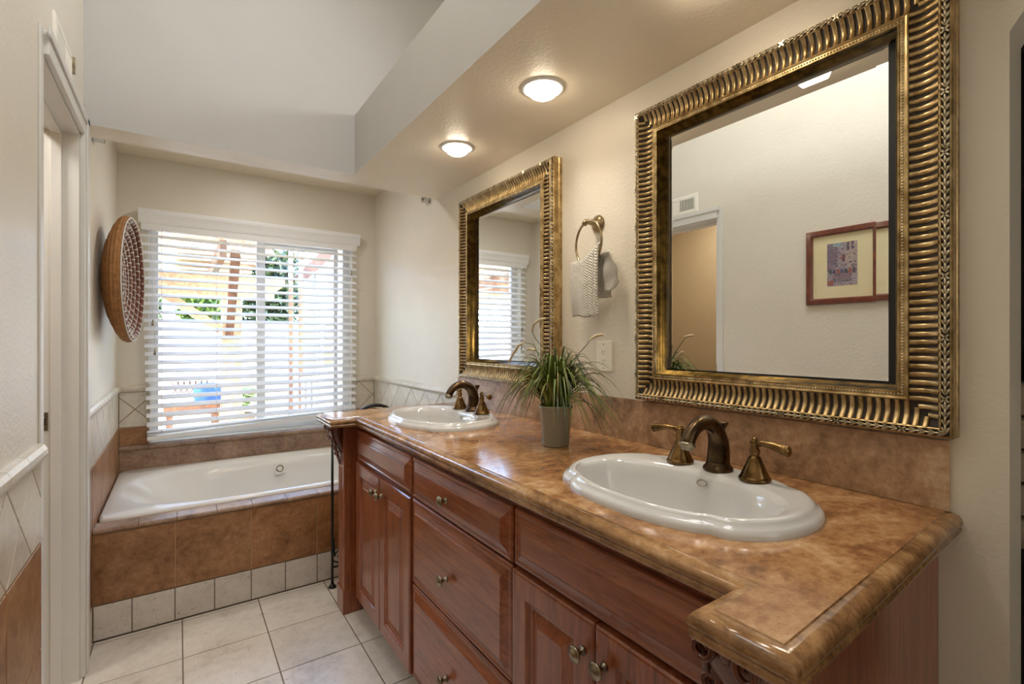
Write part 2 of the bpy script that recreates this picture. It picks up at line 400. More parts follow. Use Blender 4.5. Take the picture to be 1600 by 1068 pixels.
def put_tile(mb, P, poly, g, t):
    q = inset(poly, g); r = inset(q, .0015) if q else []
    if not r or len(r) != len(q): return
    mb.loops([[P(a, b, 0) for a, b in q], [P(a, b, t - .001) for a, b in q], [P(a, b, t) for a, b in r]], True, False, True, 0, False)
def tiled(name, P, region, grids, mat, grout, label, g=.002, t=.008, diag=None, parent=None, cat='tiles'):
    """P(s, z, height) -> point; grids: list of (s0, s1, [s joints], [z joints])"""
    mb = MB(); s0, s1, z0, z1 = region
    mb.poly([P(s0, z0, t * .75), P(s1, z0, t * .75), P(s1, z1, t * .75), P(s0, z1, t * .75)], 1)
    if diag is not None:
        h = (z1 - z0) / 2; zm = (z0 + z1) / 2; k0 = int((s0 - diag) / (2 * h)) - 2
        for k in range(k0, k0 + int((s1 - s0) / (2 * h)) + 5):
            c = diag + k * 2 * h
            for poly in ([(c - h, zm), (c, z0), (c + h, zm), (c, z1)], [(c, z0), (c + 2 * h, z0), (c + h, zm)], [(c, z1), (c + h, zm), (c + 2 * h, z1)]):
                q = clip(poly, s0, s1, z0, z1)
                if q: put_tile(mb, P, q, g, t)
    else:
        ss, zs = grids
        ss = [s0] + [x for x in ss if s0 + .004 < x < s1 - .004] + [s1]; zs = [z0] + [x for x in zs if z0 + .004 < x < z1 - .004] + [z1]
        for a, b in zip(ss, ss[1:]):
            for c, d_ in zip(zs, zs[1:]): put_tile(mb, P, [(a, c), (b, c), (b, d_), (a, d_)], g, t)
    if parent: return mb.build(name, [mat, grout], parent)
    return struct(mb, name, [mat, grout], label, cat)
def rng(a, st, n): return [a + st * i for i in range(n)]
PLW = lambda s, z, h: V((XL + h, s, z)); PRW = lambda s, z, h: V((XR - h, s, z)); PBW = lambda s, z, h: V((s, YB - h, z))
PF = lambda s, z, h: V((s, z, h - .006))
tiled('trim_3', PF, (-1.25, XR + .9, Y0, YT, ), (rng(.013 - .301 * 5, .301, 12), rng(2.59 - .301 * 14, .301, 15)), M['tile_beige'], M['grout'], 'beige square stone floor tiles with dark grout', g=.0022, t=.006)
ZD0, ZD1, ZC = .722, .932, .975                     # diamond band and cap heights
J = rng(2.615 - .301 * 14, .301, 20)
k = 4
for (P, s0, s1, ph, nm, zlow) in ((PLW, Y0, DY0 - .045, 1.62, 'left wall before the doorway', .0), (PLW, DY1 + .075, YB - .009, 2.5, 'left wall beside the tub', .0), (PRW, 2.31, YB - .009, 2.525, 'right wall behind the vanity', .0),
                             (PBW, XL + .009, -.152, -.32, 'end wall left of the window', .0), (PBW, 1.072, XR - .009, 1.115, 'end wall right of the window', .0)):
    white = M['tile_cream']
    tiled('trim_%d' % k, P, (s0, s1, ZD0, ZD1), None, white, M['grout_brown'], 'cream diamond tile band on the ' + nm, g=.0016, diag=ph); k += 1
    top = .614 if 'end wall' in nm else .146
    tiled('trim_%d' % k, P, (s0, s1, top, ZD0 - .002), (J if P is not PBW else [], [.445] if top < .4 else []), M['tile_brown'], M['grout_tan'], 'brown square tiles on the ' + nm); k += 1
    if 'doorway' in nm or 'beside' in nm:
        tiled('trim_%d' % k, P, (s0, s1 if 'doorway' in nm else YT, 0, .146), (rng(2.615 - .15 * 30, .15, 40), []), M['tile_beige'], M['grout'], 'beige base tiles on the ' + nm); k += 1
    m = MB()
    prof = [(0, 0), (.012, .0), (.017, .006), (.021, .016), (.020, .028), (.014, .039), (0, .043)]
    segs = rng(s0, .152, 40); segs = [x for x in segs if x < s1 - .02] + [s1]
    for a, b in zip(segs, segs[1:]): m.extr(prof, lambda p, t_: P(t_, ZD1 + p[1], p[0]), a + .0008, b - .0008, smooth=False)
    struct(m, 'trim_%d' % k, M['tile_cream'], 'cream rounded cap rail tiles on the ' + nm, 'tiles'); k += 1
# exposed vertical tile edge at the left return, and beside the window
m = MB()
for z in rng(.15, .1525, 4): m.box(XL, XL + .011, DY1 + .0665, DY1 + .0755, z + .001, z + .151, .003)
struct(m, 'trim_%d' % k, M['tile_brown'], 'brown edge tiles beside the doorway casing', 'tiles'); k += 1
m = MB()
for x_ in (-.152, 1.060): m.box(x_, x_ + .012, YB - .014, YB, .62, .975, .004)
struct(m, 'trim_%d' % k, M['tile_cream'], 'cream edge tiles either side of the window', 'tiles'); k += 1
# back deck row and window sill
tiled('trim_%d' % k, PBW, (XL + .009, XR - .009, .452, .582), ([.002, .313, .615, .92], []), M['tile_taupe'], M['grout_tan'], 'taupe tile row between tub and window sill'); k += 1
m = MB()
segs = [XL + .01, -.148, .005, .158, .311, .462, .612, .765, .917, 1.07, XR - .01]
prof = [(0, .0), (-.012, .0), (-.018, .006), (-.020, .016), (-.016, .026), (-.006, .030), (.13, .030), (.13, 0)]
for a, b in zip(segs, segs[1:]):
    pr = prof if (a > wx0 and b < wx1 + .01) else [(q[0] if q[0] <= 0 else 0, q[1]) for q in prof]
    pr = [q for i_, q in enumerate(pr) if i_ == 0 or q != pr[i_ - 1]]
    m.extr(pr, lambda p, t_: V((t_, YB - .0 + p[0], .583 + p[1] + (.0 if 0 else 0))), a + .001, b - .001)
struct(m, 'trim_%d' % k, M['tile_taupe'], 'taupe bullnose tiles of the window sill', 'tiles'); k += 1

# ------------------------------------------------------------------ tub and its tiled surround
t_ = thing('tub_surround', (.45, YT, 0), 'brown and beige tiled front wall of the bathtub', 'tub surround')
m = MB(); m.box(XL + .001, XR - .001, YT + .012, YT + .10, 0, .437); m.build('backing', M['grout_tan'], t_)
PT = lambda s, z, h: V((s, YT + .012 - h, z))
tiled('front_tiles', PT, (XL + .009, XR - .002, .147, .437), ([-.012, .286, .584, .883], []), M['tile_brown'], M['grout_tan'], '', parent=t_)
tiled('base_tiles', PT, (XL + .009, XR - .002, 0, .144), (rng(-.014 - .15 * 2, .15, 12), []), M['tile_beige'], M['grout'], '', parent=t_)
m = MB(); segs = [XL + .009, -.142, -.006, .147, .292, .444, .594, .744, .894, 1.044, XR - .002]
prof = [(0.1, 0), (.0, 0), (-.006, .004), (-.009, .010), (-.006, .017), (.002, .020), (.1, .020)]
for a, b in zip(segs, segs[1:]): m.extr(prof, lambda p, q: V((q, YT + .004 + p[0], .438 + p[1])), a + .001, b - .001)
m.build('edge_tiles', M['tile_taupe'], t_)
t_ = thing('bathtub', (.47, 3.17, 0), 'white drop-in bathtub under the window', 'bathtub')
def sup(cx, cy, a, b, e, z, n=96, ph=0):
    out = []
    for i in range(n):
        t = 2 * PI * i / n; c, s = math.cos(t), math.sin(t)
        r = 1 / ((abs(c) ** e + abs(s) ** e) ** (1 / e)); out.append(V((cx + a * r * c, cy + b * r * s, z)))
    return out
m = MB(); cx, cy = (XL + XR) / 2, (YT + .105 + YB - .01) / 2; ha, hb = (XR - XL) / 2 - .012, (YB - .01 - YT - .105) / 2
m.loops([sup(cx, cy, ha, hb, 40, .40), sup(cx, cy, ha, hb, 40, .462), sup(cx, cy, ha - .008, hb - .008, 30, .470), sup(cx, cy, ha - .05, hb - .045, 3.4, .470),
         sup(cx, cy, ha - .062, hb - .06, 2.9, .462), sup(cx + .005, cy, ha - .075, hb - .075, 2.7, .440), sup(cx + .03, cy, ha - .12, hb - .095, 2.6, .36),
         sup(cx + .09, cy, ha - .22, hb - .12, 3.0, .22), sup(cx + .13, cy, ha - .31, hb - .15, 3.0, .12), sup(cx + .14, cy, ha - .38, hb - .21, 3.0, .09)], True, False, True)
m.build('shell', M['acrylic'], t_)
ov = V((.556, 3.548, .385)); nrm = V((0, -.95, .3)).normalized(); up_ = V((0, .3, .95)).normalized()
m = MB(); m.obox(ov, (1, 0, 0), up_, nrm, .032, .032, .004); m.build('overflow_plate', M['acrylic'], t_)
m = MB(); rr = []
for i in range(25):
    a = 2 * PI * i / 24; rr.append(ov + nrm * .006 + V((1, 0, 0)) * math.cos(a) * .02 + up_ * math.sin(a) * .02)
m.tube(rr, .0035, 8, False); m.build('overflow_ring', M['pewter'], t_)

# ------------------------------------------------------------------ window
w_ = thing('window_1', (.46, YB + .1, wz0), 'white vinyl sliding window over the bathtub', 'window', kind='structure')
yy = YB + .085
m = MB()
m.box(wx0, wx0 + .045, yy, yy + .045, wz0, wz1, .004); m.box(wx1 - .045, wx1, yy, yy + .045, wz0, wz1, .004)
m.box(wx0 + .045, wx1 - .045, yy, yy + .045, wz0, wz0 + .04, .004); m.box(wx0 + .045, wx1 - .045, yy, yy + .045, wz1 - .04, wz1, .004)
m.build('window_frame', M['vinyl'], w_)
m = MB(); m.box(.443, .497, yy + .004, yy + .034, wz0 + .04, wz1 - .04, .004); m.box(.96, .99, yy + .004, yy + .034, wz0 + .04, wz1 - .04, .004)
m.box(.497, .96, yy + .004, yy + .034, wz0 + .04, wz0 + .075, .003); m.box(.497, .96, yy + .004, yy + .034, wz1 - .07, wz1 - .04, .003)
m.build('sash', M['vinyl'], w_)
m = MB(); m.box(wx0 + .045, wx1 - .045, yy + .018, yy + .021, wz0 + .04, wz1 - .04); m.build('pane', M['glass'], w_)
b_ = thing('window_blind', (.45, YB - .04, wz1), 'white horizontal slat blind half open over the window', 'blind')
bx0, bx1 = -.186, 1.092
m = MB()
prof = [(0, 0), (-.052, 0), (-.056, .012), (-.060, .03), (-.066, .045), (-.072, .056), (-.074, .07), (-.074, .082), (0, .082)]
m.extr(prof, lambda p, q: V((q, YB - .002 + p[0], 1.94 + p[1])), bx0 - .012, bx1 + .018); m.build('valance', M['blind'], b_)
m = MB(); m.box(bx0, bx1, YB - .05, YB - .004, 1.902, 1.945, .003); m.box(bx1 - .03, bx1 - .012, YB - .056, YB - .05, 1.905, 1.94); m.build('headrail', M['blind'], b_)
m = MB(); tilt = math.radians(27); hw = .0245; pitch = .0508; n_sl = 23
yc = YB - .030
def slat(m, zl, zr, tl, thick=.0028):
    for sgn in (1,):
        ring = []
        fr_ = (1.90 - zl) / 1.25
        for xx, zz in ((bx0 + .030 * fr_, zl), (bx1 - .008 * fr_, zr)):
            pr = []
            for u in (-1, -.5, 0, .5, 1): pr.append((u * hw, .0018 * (1 - u * u) + thick / 2))
            for u in (1, 0, -1): pr.append((u * hw, .0018 * (1 - u * u) - thick / 2))
            ring.append([V((xx, yc + p[0] * math.cos(tl) - p[1] * math.sin(tl), zz + p[0] * math.sin(tl) + p[1] * math.cos(tl))) for p in pr])
        m.loops(ring, True, True, True, 0, False)
zt = 1.868
for i in range(n_sl):
    z = zt - i * pitch; dz = 0 if i < 17 else -.0015 * (i - 16) * 1.2
    slat(m, z + dz * 1.6, z - dz * .2, tilt)
for i, (zl, zr) in enumerate(((.690, .738), (.676, .727))): slat(m, zl, zr, .12)
m.build('slats', M['blind'], b_)
m = MB(); vs = []
for xx, zz in ((bx0 + .030, .650), (bx1 - .008, .708)):
    vs.append([V((xx, yc - .024, zz - .010)), V((xx, yc + .024, zz - .010)), V((xx, yc + .024, zz + .012)), V((xx, yc - .024, zz + .012))])
m.loops(vs, True, True, True, 0, False); m.build('bottom_rail', M['blind'], b_)
for xx in (-.085, .20, .62, .985):
    m = MB(); m.tube([(xx, yc - .026, 1.91), (xx, yc - .026, .67 + .04 * (xx + .18))], .0009, 5); m.tube([(xx, yc + .026, 1.91), (xx, yc + .026, .67 + .04 * (xx + .18))], .0009, 5)
    m.build('ladder_cord', M['blind'], b_)
for xx, zb in ((-.128, 1.33), (-.118, 1.155), (1.048, 1.72)):
    m = MB(); m.tube([(xx, YB - .058, 1.92), (xx, YB - .058, zb + .03)], .0011, 5); cordo = m.build('pull_cord', M['blind'], b_)
    m = MB(); m.lathe([(.002, .034), (.004, .03), (.0055, .012), (.0075, 0), (.005, -.003)], (xx, YB - .058, zb), 10); m.build('tassel', M['pewter'], cordo)

# ------------------------------------------------------------------ vanity cabinet
vc = thing('vanity_cabinet', (.9, 1.3, 0), 'long cherry wood vanity cabinet with doors and drawers', 'vanity cabinet')
FX = .676                                     # face frame plane
m = MB()
m.box(FX, FX + .018, .3145, 2.331, .085, .865); m.box(FX + .018, XR - .002, .3145, .3325, .085, .865); m.box(FX + .018, XR - .002, 2.313, 2.331, .085, .865); m.box(FX + .018, XR - .002, .3325, 2.313, .085, .103); m.box(XR - .01, XR - .002, .3325, 2.313, .103, .865)
m.build('carcass', M['wood_v'], vc)
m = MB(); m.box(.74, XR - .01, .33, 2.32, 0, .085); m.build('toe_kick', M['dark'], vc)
def panel_front(y0, y1, z0, z1, spec, name, mat, proud=.022):
    m = MB(); rings = []
    for ins, h in spec: rings.append([V((FX - h, y0 + ins, z0 + ins)), V((FX - h, y1 - ins, z0 + ins)), V((FX - h, y1 - ins, z1 - ins)), V((FX - h, y0 + ins, z1 - ins))])
    m.loops(rings, True, False, True, 0, False); return m.build(name, mat, vc)
DR = [(0, 0), (0, .011), (.003, .014), (.009, .0155), (.0125, .0135), (.015, .0135), (.022, .016), (.034, .021), (.038, .0235), (.040, .0245)]
DO = [(0, 0), (0, .017), (.003, .021), (.007, .022), (.052, .022), (.055, .0205), (.058, .016), (.062, .012), (.068, .0115), (.074, .013), (.094, .0195), (.096, .0205)]
def knob(y, z, parent, proud):
    m = MB(); c = V((FX - proud, y, z))
    m.lathe([(.009, 0), (.009, .003), (.0055, .006), (.005, .013), (.009, .018), (.0155, .021), (.0165, .024), (.0145, .0265), (.011, .027), (.0095, .029), (.004, .031), (.0001, .0315)], c, 20, (-1, 0, 0))
    return m.build('knob', M['pewter'], parent)
for y0, y1 in ((1.577, 2.19), (.402, .953)): panel_front(y0, y1, .706, .84, DR, 'false_drawer_front', M['wood_h'])
for z0, z1, kz in ((.704, .84, .768), (.412, .697, .535), (.088, .405, .243)):
    o = panel_front(.963, 1.567, z0, z1, DR, 'drawer', M['wood_h']); knob(1.29, kz, o, .0245)
for y0, y1, ky in ((1.577, 1.880, 1.852), (1.884, 2.19, 1.916), (.402, .674, .648), (.678, .953, .706)):
    o = panel_front(y0, y1, .088, .697, DO, 'door', M['wood_v']); knob(ky, .632, o, .022)
# fluted pilasters with carved corbels
def pilaster(y0, y1):
    m = MB(); x1 = .70; xf = .614; n = 3; w = (y1 - y0)
    pts = [(x1, y0), (xf + .004, y0), (xf, y0 + .004)]
    g0 = y0 + w * .2
    for i in range(n):
        a = g0 + w * .6 / n * i; b = a + w * .6 / n
        for q in (0, .12, .3, .5, .7, .88): pts.append((xf + (.006 * math.sin(PI * (q - .12) / .76) if q >= .12 else 0), a + (b - a) * q))
    pts += [(xf, y1 - .004), (xf + .004, y1), (x1, y1)]
    m.loops([[V((p[0], p[1], z)) for p in pts] for z in (.11, .66)], True, True, True, 0, False)
    m.box(xf - .004, x1, y0 - .003, y1 + .003, 0, .11, .003); m.box(xf, x1, y0, y1, .66, .865, .002)
    o = m.build('pilaster', M['wood_v'], vc)
    # corbel: S-scroll body with acanthus curls
    m = MB(); yc_ = (y0 + y1) / 2
    side = []
    for i in range(15):
        t = i / 14; side.append((.614 - .052 * (1 - t) ** 1.2 - .010 * math.sin(PI * 2 * t), .852 - t * .19))
    R = []
    for px, pz in side:
        hwid = (w / 2 - .006) * (1 - .35 * ((.852 - pz) / .19))
        R.append([V((.616, yc_ - hwid, pz)), V((px + .006, yc_ - hwid, pz)), V((px, yc_ - hwid * .55, pz)), V((px - .004, yc_, pz)), V((px, yc_ + hwid * .55, pz)), V((px + .006, yc_ + hwid, pz)), V((.616, yc_ + hwid, pz))])
    m.loops(R, True, True, True)
    for sg in (-1, 1):
        for (cz, cr, off, dx) in ((.838, .017, .030, .054), (.792, .014, .027, .040), (.752, .011, .022, .026), (.715, .009, .015, .014)):
            sp = []
            for i in range(26):
                a = i / 25 * 2.6 * PI; r = cr * (1 - .68 * i / 25)
                sp.append(V((.614 - dx - .002 - .006 * math.sin(i / 25 * PI), yc_ + sg * (off + math.cos(a + PI / 2) * r), cz + math.sin(a + PI / 2) * r)))
            m.tube(sp, [.0058 - .003 * i / 25 for i in range(26)], 7)
        st = [V((.614 - .058 + .055 * (i / 12), yc_ + sg * (.040 - .03 * i / 12), .85 - .185 * i / 12)) for i in range(13)]
        m.tube(st, [.006 - .003 * i / 12 for i in range(13)], 7)
    for i in range(6): m.ball((.614 - .054 + .009 * i, yc_, .845 - .03 * i), .011 - .001 * i, (.8, .9, 1.5), 10, 6)
    for v_ in m.bm.verts: v_.co.z += .008
    m.build('corbel', M['wood_carved'], o)
pilaster(.298, .395); pilaster(2.237, 2.331)

# ------------------------------------------------------------------ countertop with bullnose edge
SK = [(.905, .675), (.905, 1.836)]            # sink centres
def offset_poly(pts, offs):
    n = len(pts); out = []
    for i in range(n):
        p, a, b = V((*pts[i], 0)), V((*pts[i - 1], 0)), V((*pts[(i + 1) % n], 0))
        d1, d2 = (p - a).normalized(), (b - p).normalized(); n1, n2 = V((-d1.y, d1.x, 0)), V((-d2.y, d2.x, 0))
        o1, o2 = offs[i - 1], offs[i]
        det = n1.x * n2.y - n1.y * n2.x; c1, c2 = n1.dot(p) + o1, n2.dot(p) + o2
        out.append(((c1 * n2.y - c2 * n1.y) / det, (n1.x * c2 - n2.x * c1) / det))
    return out
outline = [(XR - .002, .278), (XR - .002, 2.355), (.524, 2.355), (.524, 2.112), (.632, 2.112), (.632, .378), (.524, .378), (.524, .245)]  # ccw seen from above
fl = [0, 1, 1, 1, 1, 1, 1, 1]
PR = [(.06, C - .050), (.012, C - .050), (.004, C - .047), (.001, C - .040), (.002, C - .034), (.004, C - .032), (.0008, C - .027), (0, C - .021), (.0015, C - .014), (.006, C - .007), (.012, C - .0035), (.019, C - .002), (.0225, C - .002), (.024, C)]
ct = thing('countertop', (.9, 1.3, C), 'polished brown travertine vanity countertop', 'countertop')
m = MB(); rings = []
for o_, z in [(a_, C - (C - b_) * .82) for a_, b_ in PR]: rings.append([V((*q, z)) for q in offset_poly(outline, [o_ * f_ for f_ in fl])])
m.loops(rings[:], True, False, False, 0, True)
for f_ in m.bm.faces: f_.smooth = True
edge_o = m.build('bullnose_edge', M['edge'], ct)
for p_ in edge_o.data.polygons: p_.use_smooth = True
edge_o.data.set_sharp_from_angle(angle=math.radians(40))
top = [V((*q, C)) for q in offset_poly(outline, [.024 * f_ for f_ in fl])]
def sink_ring(cx, cy, a, b, n, z, notch=0, e=2.25, bx=0):
    out = []
    for i in range(n):
        t = 2 * PI * i / n; c, s = math.cos(t), math.sin(t); r = 1 / ((abs(c) ** e + abs(s) ** e) ** (1 / e))
        k = 1.0
        if notch:
            ta = abs((t % PI) - PI / 2)           # 0 at the +-y ends, pi/2 at +-x sides
            d_ = ta - .81
            k = 1 - notch * .042 / (1 + math.exp(-d_ * 34)) - notch * .030 * math.exp(-((d_ - .03) / .055) ** 2)
        out.append(V((cx + bx + b * r * c * k, cy + a * r * s * k, z)))
    return out
holes = [[V((v_.x, v_.y, C)) for v_ in sink_ring(x_, y_, .25, .19, 64, C)] for x_, y_ in SK]
m = MB(); es = []
for lp in [top] + holes:
    vv = [m.v(p) for p in lp]; es += [m.bm.edges.new((vv[i - 1], vv[i])) for i in range(len(vv))]
bmesh.ops.triangle_fill(m.bm, use_beauty=True, use_dissolve=False, edges=es, normal=(0, 0, 1))
m.build('slab', M['travertine'], ct)
m = MB(); m.box(XR - .013, XR - .0005, .296, 2.305, C, 1.045, .0015)
tag(m.build('backsplash', M['splash']), 'brown travertine backsplash strip along the mirror wall', 'backsplash')

# ------------------------------------------------------------------ sinks
def make_sink(cx, cy):
    s = thing('bathroom_sink', (cx, cy, C), 'white oval drop-in sink nearest the viewpoint', 'sink', 'bathroom sinks')
    m = MB(); N = 128; A, B = .278, .213
    lay = [(1.0, 1.0, 0, 0, 1), (1.0, 1.0, .006, 0, 1), (.992, .99, .012, 0, 1), (.975, .97, .0165, 0, 1), (.955, .945, .019, 0, 1), (.945, .932, .0235, 0, 1), (.93, .915, .0275, 0, .9), (.905, .885, .029, 0, .7), (.88, .85, .0275, 0, .4)]
    rings = [sink_ring(cx, cy, A * a, B * b, N, C + z, nt, 2.25, bx) for a, b, z, bx, nt in lay]
    bowl = [(.852, .690, .0265, -.026, 2.3), (.83, .655, .023, -.030, 2.3), (.81, .632, .013, -.032, 2.25), (.785, .61, -.012, -.033, 2.25), (.73, .565, -.055, -.032, 2.2), (.61, .47, -.095, -.028, 2.1), (.42, .32, -.122, -.022, 2), (.2, .16, -.134, -.015, 2), (.09, .11, -.136, -.015, 2)]
    rings += [sink_ring(cx, cy, A * a, B * b, N, C + z, 0, e, bx) for a, b, z, bx, e in bowl]
    m.loops(rings, True, False, True); m.build('basin', M['porcelain'], s)
    m = MB(); m.lathe([(.022, 0), (.022, .002), (.018, .003), (.016, .0005), (.0001, .0)], (cx - .015, cy, C - .1362), 24); m.build('drain', M['brass'], s)
    m = MB(); c0 = V((cx + .0955, cy + .004, C + .002)); nn = V((-.85, 0, .5)).normalized()
    pts = []
    for i in range(25):
        a = 2 * PI * i / 24; pts.append(c0 + V((0, 1, 0)) * math.cos(a) * .0125 + V((.5, 0, .85)).normalized() * math.sin(a) * .007)
    m.tube(pts, .0012, 6, False); m.build('overflow_rim', M['pewter'], s)
    return s
sk = make_sink(*SK[0])
dup(sk, (0, SK[1][1] - SK[0][1], 0), 'white oval drop-in sink near the window end')

# ------------------------------------------------------------------ widespread faucets
def make_faucet(fx, fy):
    z0 = C + .0275
    s = thing('faucet', (fx, fy, z0), 'antique brass widespread faucet on the nearest sink', 'faucet', 'antique brass faucets')
    fx2 = fx + .012
    m = MB(); m.lathe([(.033, 0), (.034, .004), (.033, .008), (.030, .011), (.027, .015), (.0265, .02)], (fx2, fy, z0 - .001), 28)
    cp = []; rad = []
    ctl = [(fx2, .0, .026), (fx2 + .002, .03, .0255), (fx2 + .003, .055, .024), (fx2 - .002, .078, .0215), (fx2 - .014, .098, .0195), (fx2 - .032, .111, .018), (fx2 - .054, .1165, .0168), (fx2 - .076, .113, .016), (fx2 - .096, .102, .0155), (fx2 - .111, .086, .0155), (fx2 - .117, .072, .0158)]
    def cr(p0, p1, p2, p3, t): return .5 * ((2 * p1) + (-p0 + p2) * t + (2 * p0 - 5 * p1 + 4 * p2 - p3) * t * t + (-p0 + 3 * p1 - 3 * p2 + p3) * t ** 3)
    for i in range(len(ctl) - 1):
        q = [ctl[max(i - 1, 0)], ctl[i], ctl[i + 1], ctl[min(i + 2, len(ctl) - 1)]]
        for t in (0, .34, .67): cp.append(V((cr(*[a[0] for a in q], t), fy, z0 + cr(*[a[1] for a in q], t)))); rad.append(cr(*[a[2] for a in q], t))
    cp.append(V((ctl[-1][0], fy, z0 + ctl[-1][1]))); rad.append(ctl[-1][2])
    m.tube(cp, rad, 20, ref=(0, 1, 0)); sp = m.build('spout', M['brass_dark'], s)
    m = MB(); dr = (cp[-1] - cp[-2]).normalized(); e_ = cp[-1]
    m.lathe([(.0172, -.004), (.018, 0), (.0172, .004), (.0125, .0055), (.0118, .011), (.009, .012), (.0085, .008)], e_, 20, dr); m.build('aerator', M['pewter'], sp)
    m = MB(); m.tube([(fx2 + .022, fy, z0 + .0), (fx2 + .022, fy, z0 + .095)], .003, 8); m.lathe([(.004, 0), (.005, .003), (.011, .014), (.0125, .017), (.009, .019), (.004, .021)], (fx2 + .022, fy, z0 + .092), 16); m.build('lift_rod', M['brass_dark'], s)
    for sg in (-1, 1):
        cx, cy = fx, fy + sg * .096
        m = MB(); m.lathe([(.031, 0), (.033, .003), (.0325, .007), (.030, .009), (.029, .012), (.0265, .018), (.021, .030), (.0165, .040), (.0135, .048), (.0125, .051), (.0095, .053), (.009, .057), (.0105, .061), (.0115, .066), (.0085, .071), (.0075, .077), (.0095, .080), (.010, .0835), (.009, .0865), (.0055, .088), (.006, .0905), (.004, .093), (.0005, .094)], (cx, cy, z0 - .001), 28)
        h = m.build('handle', M['brass'], s)
        m = MB(); pts = [V((cx - .004 * i / 9 * 2, cy + sg * (.004 + .0078 * i), z0 + .081 + .004 * math.sin(i / 9 * PI) - .0005 * i)) for i in range(10)]
        m.tube(pts, [.0078, .0066, .0062, .0066, .0072, .0078, .0086, .0094, .0112, .0104], 12)
        ring = pts[-1]; m.ball(ring, .0118, (1, .5, 1), 12, 8)
        for i in (1, 8): m.lathe([(.0066 + .0005 * i, -.0014), (.0076 + .0005 * i, 0), (.0066 + .0005 * i, .0014)], pts[i], 12, (0, 1, 0))
        m.build('lever', M['brass'], h)
    return s
fc = make_faucet(1.040, .671)
dup(fc, (0, SK[1][1] - SK[0][1], 0), 'antique brass widespread faucet on the sink near the window end')

